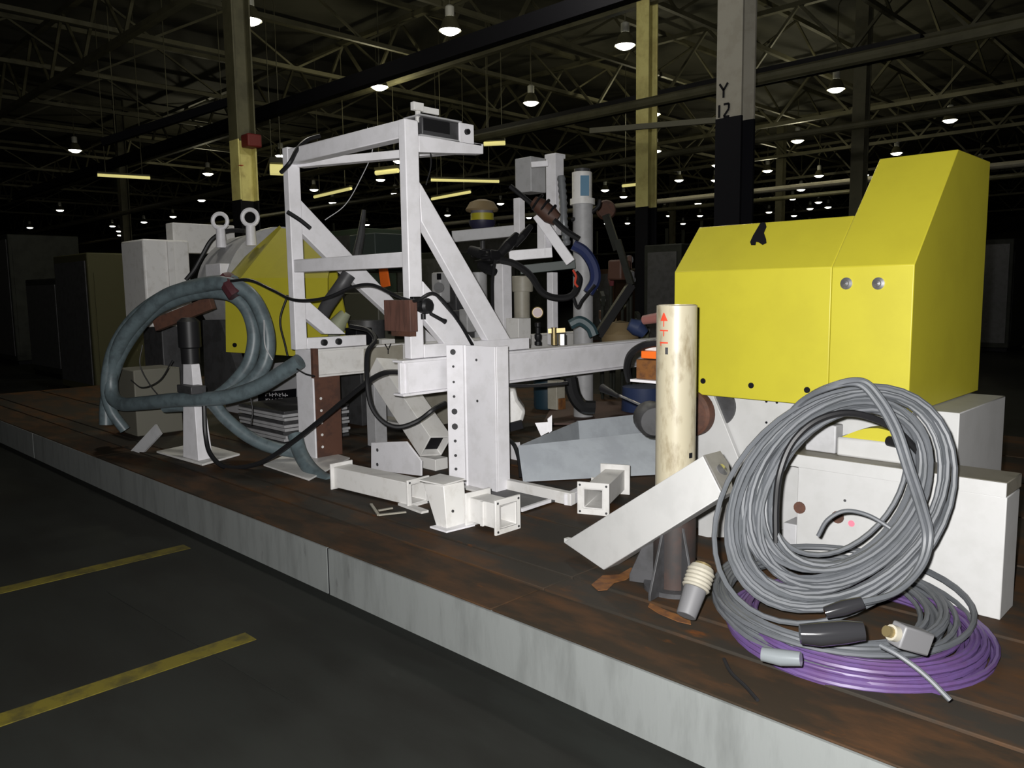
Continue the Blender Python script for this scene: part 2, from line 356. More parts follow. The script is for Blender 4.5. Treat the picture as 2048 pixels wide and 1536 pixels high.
# electrical box on the arm
eb = thing('terminal_box', V((XF-.04,3.55,2.6)), 'dark terminal box with white switch plate on top of the white frame', 'box')
bz = s1.z
a = P(842,268,x=XF-.0); b2 = P(915,274,x=XF-.0)
part('case', MB().box((XF-.16,3.30,bz+.012), (XF-.01,b2.y+.03,bz+.125)), DGREY, eb, bevel=.008)
part('dark_window', MB().box((XF-.012,3.31,bz+.04), (XF-.006,b2.y-.06,bz+.115)), BLACK, eb)
part('lid', MB().box((XF-.17,3.28,bz+.126), (XF+.0,b2.y+.04,bz+.136)), GREYP, eb, 'grey lid')
part('base_strip', MB().box((XF-.15,3.28,bz-.0), (XF,3.80,bz+.012)), GREYP, eb)
a = P(919,277,x=XF); b2 = P(947,250,x=XF)
sw = part('switch_plate', MB().box((XF-.012,a.y,bz+.002), (XF+.003,b2.y,b2.z)), WHITE, eb, 'white switch plate', bevel=.003)
c = P(933,264,x=XF+.003); part('knob', MB().lathe(c, (1,0,0), [(.02,0),(.018,.02),(0,.021)], 10), BLACK, sw, 'black knob')
za = P(855,224,x=XF-.03).z; zb3 = P(855,208,x=XF-.03).z
part('antenna_plate', MB().box((XF-.065,P(828,216,x=XF-.03).y,za), (XF-.03,P(848,216,x=XF-.03).y,zb3)).box((XF-.065,P(846,216,x=XF-.03).y,za-.0), (XF-.05,P(882,216,x=XF-.03).y,zb3-.012)).box((XF-.06,P(836,216,x=XF-.03).y,2.60), (XF-.04,P(843,216,x=XF-.03).y,za)), WHITE2, eb, 'white bracket plate', bevel=.002)

# ------------------------------------------------------------------ beams
def ibeam(x1, y0, y1, z0, z1, fw=.11, tf=.016, tw=.012):
    xc = x1-fw/2
    return MB().box((x1-fw,y0,z1-tf),(x1,y1,z1)).box((x1-fw,y0,z0),(x1,y1,z0+tf)).box((xc-tw/2+.02,y0,z0+tf),(xc+tw/2+.02,y1,z1-tf))
bb = thing('support_beam', (-4.0,4.6,.885), 'near white steel beam under the front post running back to the pipe', 'beam')
part('beam', ibeam(-3.985,3.06,6.1,.885,1.112), WHITE, bb, bevel=.004)
part('end_plate', MB().box((-4.09,3.10,.90), (-4.0,3.112,1.096)), WHITE, bb)
ba = thing('support_beam', (-5.45,5,.895), 'far left white steel beam carried by the rust brown upright', 'beam')
part('beam', ibeam(-5.37,3.29,6.6,.895,1.112), WHITE2, ba, bevel=.004)
part('stain_plate', MB().prism([P(a,b,x=-5.355) for a,b in ((733,698),(806,689),(806,757),(733,762))], (-.04,0,0)), BEIGE, ba, 'beige gusset plate', bevel=.003)
for s_ in (((770,688),(776,700)), ((782,687),(776,700)), ((776,699),(776,708))):
    part('black_mark', MB().bar(P(*s_[0],x=-5.353), P(*s_[1],x=-5.353), .004, .012, (1,0,0)), BLKP, ba, 'stroke of a black Y mark')

# columns
ca = thing('support_column', (-5.5,3.4,.25), 'white upright with rust brown drilled side under the left beam', 'column')
part('front_face', MB().box((-5.64,3.275,.26), (-5.40,3.29,1.11)), WHITE, ca, bevel=.003)
part('side_face', MB().box((-5.415,3.292,.26), (-5.40,3.52,.893)), RUST, ca, 'rust brown drilled side', bevel=.002)
part('rust_strip', MB().prism([P(a,b,x=-5.36) for a,b in ((625,697),(636,697),(638,757),(627,757))], (-.03,0,0)), RUST, ca, 'rust brown strip')
part('back_face', MB().box((-5.64,3.292,.26), (-5.625,3.52,.893)), WHITE, ca)
part('foot_plate', MB().prism([P(q[0],q[1],z=.252) for q in ((527,932),(618,962),(700,918),(612,893))], (0,0,.012)), WHITE2, ca, bevel=.002)
for k in range(6):
    c = P(641.5+k*.9, 797+k*24.2, x=-5.399); part('hole', disc(c, (1,0,0), .011, .003, 10), WHITE2, ca, 'light drilled hole')
cb = thing('support_column', (-3.85,3.55,.25), 'broad white drilled upright plate in front of the near beam', 'column')
fn = V((.5,-.87,0)).normalized()
pa = P(892,690,x=-3.972); zt = pa.z; pb_ = PL(929,690,pa,fn); zlo = P(929,969,y=pb_.y).z; yp = pb_.y
pa = V((pa.x,pa.y,zlo)); pb_ = V((pb_.x,pb_.y,zlo)); xr_ = P(992,850,y=yp).x; hh = zt-zlo
part('drilled_flange', MB().prism([pa, pb_, pb_-fn*.015, pa-fn*.015], (0,0,hh)), WHITE, cb, bevel=.003)
part('web_plate', MB().box((pb_.x-.004,yp-.002,zlo), (xr_,yp+.014,zt)), WHITE, cb, bevel=.003)
part('side_flange', MB().box((xr_-.016,yp+.014,zlo), (xr_,yp+.12,zt)), WHITE, cb, bevel=.003)
part('rib', MB().cyl((pb_.x,yp+.002,zlo), (pb_.x,yp+.002,zt), .013, n=12), WHITE, cb)
part('foot_beam', MB().box((pa.x-.02,yp-.06,.25), (xr_+.02,yp+.13,zlo)), WHITE2, cb, 'low foot beam', bevel=.004)
for py, r in ((704,.019),(733,.008),(764,.008),(793,.009),(823,.02),(853,.021),(882,.010),(911,.010),(938,.010)):
    px = 906 + (py-704)*.026; part('hole', disc(PL(px,py,pa+fn*.0005,fn), fn, r, .003, 12), DGREY, cb, 'dark drilled hole')
for q in ((953,720),(955,802)): part('hole', disc(P(*q,y=yp-.002), (0,-1,0), .009, .003, 10), DGREY, cb, 'dark drilled hole')

# raking strut, gusset, back post
rs = thing('raking_strut', P(870,905,y=3.75), 'thick white square tube raking down between the two beams', 'strut')
p1 = P(765,735,y=3.80); p2 = P(872,893,y=3.70)
part('tube', MB().hollow(p1, p2, .20, .19, .012, (1,0,.4)), WHITE2, rs, bevel=.004)
part('inner_shade', MB().bar(p2+(p1-p2).normalized()*.06, p2+(p1-p2).normalized()*.07, .175, .165, (1,0,.4)), BLKP, rs, 'black plate painting the shade inside the tube')  # black plate stands in for the shade inside the open tube
part('foot_bracket', MB().box((p2.x-.12,p2.y-.06,.25), (p2.x+.06,p2.y+.06,p2.z-.08)), WHITE2, rs, bevel=.004)
gp = thing('gusset_plate', (-4.6,3.3,.25), 'small white bracket plate with two dark holes behind the flanged spool', 'bracket')
part('plate', MB().prism([P(a,b,y=3.36) for a,b in ((742,885),(812,883),(842,922),(842,952),(742,940))], (0,.015,0)), WHITE, gp, bevel=.003)
for q in ((755,900),(755,929)): part('hole', disc(P(*q,y=3.3605), (0,-1,0), .013, .003, 12), DGREY, gp, 'dark hole')
solo('square_post', MB().hollow(P(756,912,y=3.95).xy.to_3d()+V((0,0,.25)), P(756,912,y=3.95).xy.to_3d()+V((0,0,.895)), .12, .12, .008), GREYP, 'grey square post standing under the left beam behind the raking strut', 'post', bevel=.004)

# ------------------------------------------------------------------ flanged spools on the bed
def spool(p, q, w, fwid, label, m=WHITE, rib=True):
    p = V(p); q = V(q); d = (q-p).normalized(); a, b = MB().frame(d)
    r = thing('flanged_spool', (p+q)/2 - V((0,0,fwid/2)), label, 'pipe spool')
    part('tube', MB().hollow(p, q, w, w, .010), m, r, bevel=.003)
    for c, s in ((p, 1), (q, -1)):
        fl = part('flange', MB().hollow(c, c+d*s*.014, fwid, fwid, (fwid-w)/2+.008), m, r, bevel=.003)
        for i in (-1, 1):
            for j in (-1, 1):
                hc = c + a*i*(fwid/2-.017) + b*j*(fwid/2-.017) - d*s*.0005
                part('bolt_hole', disc(hc, -d*s, .007, .002, 8), DGREY, fl)
    if rib: part('rib', MB().bar((p+q)/2-a*(w/2+.01)-V((0,0,w/2)), (p+q)/2-a*(w/2+.01)+V((0,0,w/2)), .02, .012), m, r)
    return r
spool((-2.955,2.945,.345), (-3.20,2.945,.345), .135, .19, 'small white flanged square spool with open end facing the cream pipe, nearest of the three', m=WHITE2, rib=True)
spool(P(1186,998,z=.345), P(1237,968,z=.345)+V((-.10,.10,0)), .125, .19, 'grey white open flanged square spool beside the leaning channel', m=WHITE2)
spool(P(682,950,z=.33), P(838,985,z=.33), .135, .18, 'long white flanged square spool lying before the drilled upright', m=WHITE2, rib=False)
bf = thing('box_foot', (-3.3,2.8,.25), 'white tapered box foot between two flanged spools', 'foot')
yy = 2.745
part('body', MB().prism([P(a,b,y=yy) for a,b in ((846,966),(887,972),(894,1060),(873,1054))], (0,.15,0)), WHITE2, bf, bevel=.004)
part('sole_plate', MB().prism([P(a,b,z=.252) for a,b in ((860,1056),(893,1066),(950,1052),(935,1040))], (0,0,.01)), WHITE, bf)
part('top_plate', MB().prism([P(a,b,z=.50) for a,b in ((838,962),(887,972),(930,960),(880,950))], (0,0,.008)), WHITE2, bf)
part('bolt', disc(P(905,1022,x=-3.205), (1,0,0), .008, .005, 8), DGREY, bf)
bp = thing('base_frame', (-3.4,3.5,.25), 'flat dark plate with white edge bars behind the nearest flanged spool', 'plate')
q0 = [P(a,b,z=.256) for a,b in ((940,1000),(1040,1022),(1148,994),(1000,958))]
part('plate', MB().prism(q0, (0,0,.010)), DGREY, bp, bevel=.002)
part('edge_bar', MB().bar(P(996,965,z=.29), P(1146,998,z=.29), .05, .075), WHITE2, bp, bevel=.004)
part('edge_strip', MB().bar(P(1042,1020,z=.27), P(1100,1001,z=.27), .02, .02), WHITE, bp)
part('corner_block', MB().bar(P(1135,1000,z=.285), P(1163,985,z=.285), .05, .07), WHITE, bp, bevel=.004)
lp = thing('loose_bracket', P(790,1020,z=.25), 'thin pale bent strip lying loose on the bed before the box foot', 'strip')
part('strip', MB().bar(P(757,1030,z=.257), P(812,1024,z=.257), .016, .008), BEIGE, lp)
part('short_leg', MB().bar(P(757,1030,z=.256), P(742,1008,z=.256), .016, .008), BEIGE, lp)
part('return_leg', MB().bar(P(757,1021,z=.259), P(785,1016,z=.259), .014, .008), BEIGE, lp)
solo('flat_bar', MB().bar(P(803,1007,z=.258), P(850,1024,z=.258), .05, .014), WHITE2, 'short white flat bar under the flange of the long spool', 'bar')

# galvanised tray
tr = thing('sheet_metal_tray', P(1180,955,z=.25), 'grey galvanised open sheet metal tray lying before the pipe', 'tray')
A1 = P(1046,964,z=.255); B1 = P(1340,948,z=.255); up = .225
A2 = P(1036,892,z=.255+up); B2 = P(1350,859,z=.255+up*.98)
def sheet(a, b, c, d, th=.008):
    n = (V(b)-V(a)).cross(V(d)-V(a)).normalized(); return MB().prism([a, b, c, d], n*th)
part('front_side', sheet(A1, B1, B2, A2), GALV, tr, bevel=.002)
D2 = P(1155,842,z=.46); E2 = P(1335,822,z=.46); D1 = V((D2.x+.06,D2.y-.05,.255)); E1 = V((E2.x+.06,E2.y-.05,.255))
part('back_side', sheet(D1, E1, E2, D2), GALV, tr, bevel=.002)
part('left_end', sheet(A1, D1, D2, A2), GALV, tr, bevel=.002)
part('bottom', sheet(A1, B1, E1, D1), GALV, tr)
part('seam', MB().bar(D1, D2, .012, .012), GALV, tr)

# ------------------------------------------------------------------ brown block, clamp and cables at front post
bk = thing('clamp_block', P(795,632,y=3.10), 'brown wooden looking block clamped to the front post of the frame', 'block')
c0 = P(767,600,y=3.09); c1 = P(821,664,y=3.09)
part('block', MB().box((c0.x,3.09,c1.z), (c1.x,3.15,c0.z)), BLOCK, bk, bevel=.004)
part('foot', MB().box((c0.x+.06,3.10,c1.z-.03), (c1.x-.02,3.15,c1.z)), RUST, bk)
kn = thing('lever_clamp', P(842,612,x=XF), 'black clamp lever on the front post beside the brown block', 'lever')
c = P(842,612,x=XF+.004)
part('hub', MB().lathe(c, (1,0,0), [(.045,0),(.052,.03),(.05,.07),(.035,.085),(0,.088)], 10), BLACK, kn)
part('stud', MB().cyl(c+V((.02,0,-.05)), c+V((.02,0,-.085)), .016), BLACK, kn)
part('lug', MB().box(c+V((.0,-.09,-.01)), c+V((.04,-.03,.06))), BLACK, kn, bevel=.004)
part('lever', MB().tube([c+V((.06,.02,-.02)), P(862,628,x=XF+.07), P(884,640,x=XF+.08), P(890,643,x=XF+.08)], [.012,.012,.013,.018]), BLACK, kn)
def cable(nm, pts, r, m, label, cat='cable', n=8, per=8, group=None): return solo(nm, MB().tube(spline(pts, per), r, n), m, label, cat, group)
X = lambda l, x: [P(a,b,x=x) for a,b in l]
Yp = lambda l, y: [P(a,b,y=y) for a,b in l]
Dp = lambda l: [P(a,b,d=c) for a,b,c in l]
cable('black_cable', Dp([(462,562,6.2),(500,560,6.1),(545,580,6.0),(590,600,5.65),(650,596,5.5),(705,574,5.4),(745,570,5.3),(790,590,5.2),(830,602,4.95),(870,588,4.95),(915,640,5.2),(945,690,5.4)]), .011, BLACK, 'thin black cable strung across the left post to the clamp lever')
cable('black_cable', Dp([(700,652,5.7),(735,660,5.6),(750,680,5.5),(735,705,5.4),(734,760,5.3),(742,810,5.3),(765,842,5.3),(797,854,5.3),(835,842,5.3),(868,818,5.3),(890,806,5.45)]), .016, BLACK, 'black cable hanging in a deep loop below the brown block')
cable('black_cable', Dp([(408,812,6.1),(411,870,6.1),(422,910,6.05),(455,935,6.0),(520,926,5.9),(580,888,5.8),(650,833,5.6),(720,775,5.4),(765,747,5.3),(806,744,5.25)]), .018, BLACK, 'thick black cable sagging from the white pedestal to the near beam')
cable('black_hose', Dp([(640,272,5.9),(615,280,5.85),(595,298,5.8),(580,325,5.75),(562,345,5.8)]), .016, BLACK, 'short black hose draped over the top left corner of the frame', 'hose')
cable('black_rod', Dp([(575,424,5.75),(600,440,5.75),(620,456,5.75)]), .016, BLACK, 'short black hose stub across the upper left post', 'hose')
cable('thin_wire', Dp([(735,255,5.6),(745,300,5.7),(720,360,5.8),(690,410,5.8),(650,440,5.8)]), .003, GREYP, 'thin pale wire hanging inside the top of the white frame', 'wire')
cable('thin_wire', Dp([(848,265,5.1),(858,290,5.1),(862,330,5.1),(852,370,5.1)]), .004, BLACK, 'thin dark wire hanging below the terminal box', 'wire')
cable('thin_wire', Dp([(594,738,5.9),(612,748,5.8),(628,752,5.75)]), .006, BLACK, 'short dark wire ending on the rust brown strip', 'wire')
cable('small_cable', Dp([(575,590,6.6),(560,640,6.6),(570,690,6.6),(575,712,6.6)]), .008, BLACK, 'thin dark cable hanging down the far yellow guard', 'cable')
solo('orange_tag', MB().prism([P(a,b,y=4.9) for a,b in ((757,536),(772,533),(778,572),(762,576))], (0,.02,0)), ORANGE, 'orange plastic tag seen through the white frame', 'tag')

# orange connector by the pipe
oc = thing('cable_connector', P(1300,760,y=3.5), 'orange connector with black hose on a brown bracket left of the pipe', 'connector')
a = P(1272,757,y=3.6); b = P(1330,722,y=3.6)
part('bracket', MB().box((a.x,3.6,a.z), (b.x+.05,3.75,b.z)), RUSTO, oc, 'brown terminal bracket', bevel=.004)
part('shelf', MB().box((a.x-.01,3.56,a.z-.014), (b.x+.1,3.85,a.z)), WHITE, oc, 'white shelf plate')
part('shelf_leg', MB().prism([P(1315,760,y=3.58), P(1335,760,y=3.58), P(1335,850,y=3.58), P(1328,850,y=3.58)], (0,.02,0)), WHITE, oc)
a = P(1286,716,y=3.62); b = P(1325,703,y=3.62)
part('plug', MB().box((a.x,3.60,a.z), (b.x,3.68,b.z)), ORANGE, oc, 'bright orange plug', bevel=.004)
part('cap', MB().box((a.x+.01,3.62,b.z), (b.x,3.66,b.z+.03)), WHITE2, oc, bevel=.006)
cable('black_hose', Dp([(1258,760,4.6),(1254,735,4.5),(1262,708,4.4),(1285,692,4.3),(1315,686,4.25),(1345,690,4.2)]), .021, BLACK, 'black hose arching over the orange connector', 'hose')
cable('navy_cable', Dp([(1318,640,4.3),(1317,665,4.3),(1316,690,4.3)]), .010, NAVY, 'short navy cable rising beside the pipe top', 'cable')
pk = thing('pink_plug', P(1310,660,d=5.15), 'dull pink plug on a dark rod behind the top of the cream pipe', 'plug')
part('plug', MB().cyl(P(1288,640,d=5.2), P(1325,634,d=5.1), .030, .036), mat('pink_plastic', (.25,.10,.085), .5), pk)
c = P(1318,636,d=5.12); part('rod', MB().cyl((c.x,c.y,.25), c, .014), DGREY, pk)
sr = thing('shaft_motor', P(1310,850,d=4.9), 'dark round motor with a thin shaft rod left of the pipe', 'motor')
c = P(1318,838,d=4.7); part('motor', MB().lathe(c-V((.03,.03,0)), V((.7,-.7,0)), [(0,-.1),(.08,-.1),(.1,-.07),(.1,.07),(.08,.1),(0,.1)], 20), DGREY, sr)
m_ = c; part('mounting_arm', MB().bar(m_+V((0,.03,.03)), m_+V((.75,.42,.03)), .06, .08), DGREY, sr, bevel=.004)
part('shaft', MB().cyl(P(1232,788,d=5.3), P(1310,822,d=4.85), .008), STEEL, sr, 'thin steel shaft')
part('boot', MB().cyl(P(1205,776,d=5.4), P(1236,792,d=5.25), .03, .014), BLACK, sr, 'black rubber boot')

# ------------------------------------------------------------------ cable coils, right foreground
def coil(C, U, W, N, rx0, rx1, ry0, ry1, r, thick, m, nm, root, cxs=0, cys=0, ph=0.0, n=7, seed=1, C1=None):
    rnd = random.Random(seed); C = V(C); U = V(U).normalized(); W = V(W).normalized(); Nn = U.cross(W)
    pts = []; S = 40; prev = None
    for k in range(N):
        tgt = (rnd.random(), rnd.random()-.5, rnd.random()-.5, rnd.random()-.5)
        if prev is None: prev = tgt
        for i in range(S):
            t = i/S; tt = t*t*(3-2*t); c = [prev[j]*(1-tt)+tgt[j]*tt for j in range(4)]
            a = ph + 2*math.pi*(k+t)
            rx = rx0+(rx1-rx0)*c[0]; ry = ry0+(ry1-ry0)*c[0]
            pts.append((C if C1 is None else C.lerp(V(C1), c[0])) + U*(rx*math.cos(a)+cxs*c[1]) + W*(ry*math.sin(a)+cys*c[2]) + Nn*(thick*c[3]))
        prev = tgt
    return part(nm, MB().tube(pts, r, n), m, root)
hr = V((.80,.60,0)); toward = V((.60,-.80,0))
wv = (V((0,0,1)) - toward*.30).normalized()
# purple coil at the bottom
pc = thing('purple_cable_coil', P(1690,1300,z=.25), 'purple cable coil lying lowest at the right front of the bed', 'cable coil')
C = P(1705,1262,z=.265)
coil(C, hr, V((-.6,.8,.04)), 7, .36,.48,.36,.46, .0095, .012, PURP, 'cable', pc, .04,.03, seed=3)
coil(C+V((0,0,.024)), hr, V((-.6,.8,.04)), 7, .36,.47,.35,.45, .0095, .012, PURP, 'cable', pc, .04,.03, seed=5)
coil(C+V((0,0,.05)), hr, V((-.6,.8,.03)), 4, .34,.43,.33,.42, .0095, .012, PURP, 'cable', pc, .04,.03, seed=6)
q1 = P(1524,1308,d=2.5); q2 = P(1602,1318,d=2.44)
part('tape_wrap', MB().tube([q1, (q1+q2)/2-V((0,0,.004)), q2], [.022,.026,.022], 12), CLEAR, pc, 'silver tape wrapped round purple cables')
# grey lying coil
gc = thing('grey_cable_coil', P(1640,1230,z=.25), 'grey cable coil lying flat on the purple coil with black tape', 'cable coil')
C = P(1655,1190,z=.36)
coil(C, hr, V((-.6,.8,.10)), 11, .32,.475,.30,.46, .0095, .05, CABLE, 'cable', gc, .05,.04, seed=11)
coil(C+V((0,0,-.035)), hr, V((-.6,.8,.10)), 9, .36,.475,.36,.47, .0095, .03, CABLE, 'cable', gc, .04,.04, seed=12)
q1 = P(1600,1268,d=2.46); q2 = P(1728,1262,d=2.42)
part('tape_wrap', MB().tube([q1, q1*.7+q2*.3-V((0,0,.004)), q1*.3+q2*.7, q2], [.030,.037,.036,.028], 12), TAPE, gc, 'shiny black tape wrap')
q1 = P(1650,1226,d=2.62); q2 = P(1725,1205,d=2.6)
part('tape_wrap', MB().tube([q1, (q1+q2)/2, q2], [.02,.026,.02], 12), TAPE, gc, 'shiny black tape wrap')
# standing coil
sc = thing('grey_cable_coil', P(1640,1240,z=.25), 'big grey cable coil standing upright against the white box', 'cable coil')
Ci = P(1692,968,d=3.0); Co = P(1664,1003,d=2.9)
wl_ = wv + hr*.33
coil(Ci, hr, wl_, 12, .222,.40,.278,.446, .0098, .12, CABLE, 'cable', sc, .03,.025, seed=21, C1=Co)
coil(Ci, hr, wl_, 12, .235,.40,.294,.45, .0098, .10, CABLE, 'cable', sc, .02,.02, seed=22, C1=Co)
coil(Ci-toward*.04, hr, wl_, 10, .226,.376,.283,.43, .0098, .08, CABLE, 'cable', sc, .03,.03, seed=23, C1=Co)
q = Dp([(1545,870,3.02),(1600,805,2.92),(1660,775,2.80),(1715,768,2.78),(1750,800,2.76),(1785,860,2.75),(1812,940,2.74),(1838,1020,2.74),(1850,1080,2.74),(1832,1140,2.72),(1780,1190,2.70),(1700,1212,2.70)])
part('crossing_strand', MB().tube(spline(q), .0105), CABLE, sc)
q = [p_+V((.016,.004,.012)) for p_ in q]; part('crossing_strand', MB().tube(spline(q), .0105), CABLE, sc)
gb_ = solo('grey_bracket', MB().box(P(1610,900,y=3.50), P(1672,852,y=3.50)+V((0,.08,0))), GREYP, 'grey bracket block on the white box seen through the standing coil', 'bracket', bevel=.006)
cable('black_cable', Dp([(1552,1085,2.98),(1552,1010,2.98),(1560,945,2.97),(1585,885,2.97),(1630,843,2.96),(1690,826,2.95),(1750,838,2.95),(1800,866,2.96),(1850,920,3.0)]), .013, BLACK, 'black cable curving along the inner edge of the standing grey coil')
cable('grey_lead', Dp([(1636,1072,3.02),(1655,1040,3.0),(1690,1022,2.98),(1735,1030,2.96),(1780,1056,2.93),(1800,1075,2.9)]), .008, CABLE, 'single thin grey lead arching up from the lying coil', 'cable')
cable('grey_lead', Dp([(1760,1290,2.42),(1800,1312,2.38),(1850,1350,2.34),(1900,1400,2.3)]), .008, CABLE, 'single grey lead running down over the purple coil', 'cable')
def plug(label, p, q, r, m1=mat('plug_grey', (.12,.12,.125), .5)):
    t = thing('cable_plug', p, label, 'plug'); p = V(p); q = V(q); d = q-p
    part('shell', MB().tube([p, p+d*.55], [r*.85, r], 16), m1, t, bevel=.002)
    part('ribbed_collar', MB().tube([p+d*k for k in (.55,.58,.62,.66,.70,.74,.78,.82,.86,.90,.94,1.0)], [r*1.1,r*1.22,r*1.1,r*1.22,r*1.1,r*1.22,r*1.1,r*1.22,r*1.1,r*1.22,r*1.1,r*1.0], 20), BEIGE, t, 'pale ribbed collar')
    part('pins', MB().cyl(p+d, p+d*1.06, r*.75), BRONZE, t, 'brassy contact face')
plug('white ribbed cable plug standing against the left of the coils', P(1372,1232,d=2.92), P(1405,1135,d=3.0), .043)
gp2 = thing('cable_plug', P(1810,1290,d=2.4), 'grey block shaped cable plug with brassy pins lying on the right of the coils', 'plug')
q1 = P(1772,1262,d=2.37); q2 = P(1850,1285,d=2.42)
part('shell', MB().bar(q1.lerp(q2,.25), q2, .055, .07), mat('block_plug_grey', (.13,.13,.135), .5), gp2, bevel=.006)
part('collar', MB().tube([q1.lerp(q2,.12), q1.lerp(q2,.25)], .024, 14), BEIGE, gp2)
part('pins', MB().tube([q1, q1.lerp(q2,.13)], .017, 10), BRONZE, gp2, 'brassy pins')
cable('black_cable', [P(1448,1318,z=.262), P(1462,1345,z=.262), P(1490,1372,z=.262), P(1515,1400,z=.262)], .006, BLACK, 'thin black cable end poking out below the purple coil')

# ------------------------------------------------------------------ left: pedestal, hoses, plates
pd = thing('pedestal_stand', P(395,915,z=.25), 'white angle iron pedestal on a square foot plate under the hose loop', 'stand')
foot = [P(a,b,z=.252) for a,b in ((313,906),(405,932),(480,911),(398,888))]
part('foot_plate', MB().prism(foot, (0,0,.016)), WHITE2, pd, bevel=.003)
cb0 = (foot[0]+foot[2])/2
zt = P(383,727,d=6.3).z
b0 = [P(366,914,z=.27), P(397,922,z=.27), P(426,916,z=.27), P(398,905,z=.27)]
t0 = [V((p.x*.55+cb0.x*.45, p.y*.55+cb0.y*.45, zt)) for p in b0]
sh = P(383,727,z=zt) - (t0[0]+t0[1]+t0[2]+t0[3])/4; t0 = [p+sh for p in t0]
mb = MB(); mb.add(b0+t0, [(0,1,5,4),(1,2,6,5),(2,3,7,6),(3,0,4,7),(4,5,6,7),(3,2,1,0)]); part('post', mb, WHITE, pd, bevel=.004)
cy = P(382,727,d=6.3); part('head_cylinder', MB().lathe(cy, (0,0,1), [(.07,0),(.07,.12),(.085,.13),(.085,.33),(.05,.36),(0,.36)], 16), BLACK, pd, 'black cylinder head')
part('clamp', MB().box(P(384,778,d=6.2)-V((.14,.06,.03)), P(384,778,d=6.2)+V((.12,.06,.03))), DGREY, pd, 'dark hose clamp', bevel=.006)
def hose(pts, r, label, m=HOSE): return cable('hydraulic_hose', Dp(pts), r, m, label, 'hose', n=12)
hose([(600,722,5.95),(560,748,6.0),(520,772,6.05),(470,790,6.1),(420,798,6.15),(350,800,6.3),(290,806,6.5),(245,808,6.7),(224,790,6.8),(224,740,6.8),(245,680,6.7),(285,630,6.6),(335,590,6.5),(400,572,6.4),(450,566,6.3),(495,585,6.3),(522,625,6.3),(536,680,6.3),(528,730,6.3),(495,770,6.3),(450,796,6.25)], .058, 'thick grey hose making the outer hanging loop left of the frame')
hose([(212,850,6.9),(214,800,6.9),(232,730,6.8),(258,680,6.75),(300,628,6.65),(350,600,6.55),(410,584,6.45),(462,590,6.4),(494,620,6.4),(508,670,6.4),(500,720,6.4),(478,755,6.4),(440,790,6.4),(400,806,6.4),(330,812,6.5)], .055, 'thick grey hose making the inner hanging loop left of the frame')
hose([(250,860,6.9),(222,820,6.85),(212,770,6.8),(225,700,6.75),(262,640,6.7),(315,598,6.6),(370,574,6.5),(430,562,6.4),(470,562,6.3)], .045, 'grey hose bundled along the left side of the hanging loop')
hose([(425,806,6.2),(455,840,6.2),(500,875,6.2),(545,895,6.2),(600,905,6.2)], .05, 'grey hose slanting down behind the sagging black cable')
hose([(590,870,5.95),(600,905,5.9),(618,935,5.8),(640,955,5.7),(662,966,5.6)], .055, 'blue grey hose end resting beside the foot of the left upright')
hose([(698,548,6.2),(680,575,6.2),(655,610,6.3),(640,640,6.4)], .055, 'dark grey hose crossing behind the middle rail', DGREY)
for pts, l in (([(290,500,8.6),(268,540,8.6),(258,580,8.6),(262,620,8.6),(272,650,8.6)], 'black hose hanging down the left end of the white motor'),
             ([(272,500,8.6),(288,482,8.6),(300,500,8.6),(292,560,8.6),(284,610,8.6)], 'black hose looped over the corner of the white motor'),
             ([(490,462,8.0),(455,462,8.0),(425,478,8.0),(405,510,8.0),(388,540,8.0),(372,560,8.0)], 'black lead running down from the eye bolts')):
    cable('black_hose', Dp(pts), .022, BLACK, l, 'hose')
for k, (pts, l) in enumerate((([(285,690,6.6),(280,730,6.6),(300,770,6.6),(325,800,6.6)], 'thin dark wire hanging inside the left of the hose loop'),
             ([(262,760,6.6),(285,775,6.6),(320,760,6.6),(345,720,6.6)], 'thin dark wire sagging across the hose loop'),
             ([(528,640,6.2),(530,690,6.2),(545,720,6.2)], 'pale thin wire on the right of the hose loop'),
             ([(500,790,6.3),(505,820,6.3),(502,850,6.3)], 'thin dark wire hanging before the black label'))):
    cable('thin_wire', Dp(pts), .005, GREYP if k == 2 else BLACK, l, 'wire')
solo('red_bundle_tie', MB().tube(Dp([(452,560,6.35),(462,572,6.3),(474,590,6.3)]), .075, 10), mat('dark_red_tape', (.07,.02,.025), .5), 'dark red tape band at the top of the hose loop', 'tape')
rc = thing('rusty_angle', P(360,640,d=6.9), 'rusty brown angle bar lying inside the hose loop', 'bar')
part('bar', MB().bar(P(312,650,d=7.0), P(425,605,d=6.8), .06, .11), RUST, rc, bevel=.004)
solo('flat_strap', MB().bar(P(262,918,d=6.7), P(318,858,d=6.6), .10, .02, (0,1,.2)), GREYP, 'pale flat strap end hanging at the far left edge of the bed', 'strap')
solo('dark_bin', MB().box(V((*P(300,800,d=7.6).xy,.25))-V((.25,.2,.0)), P(300,735,d=7.6)+V((.2,.2,0))), mat('dull_box', (.15,.145,.115), .6), 'dull beige box behind the hose loop', 'box', bevel=.01)

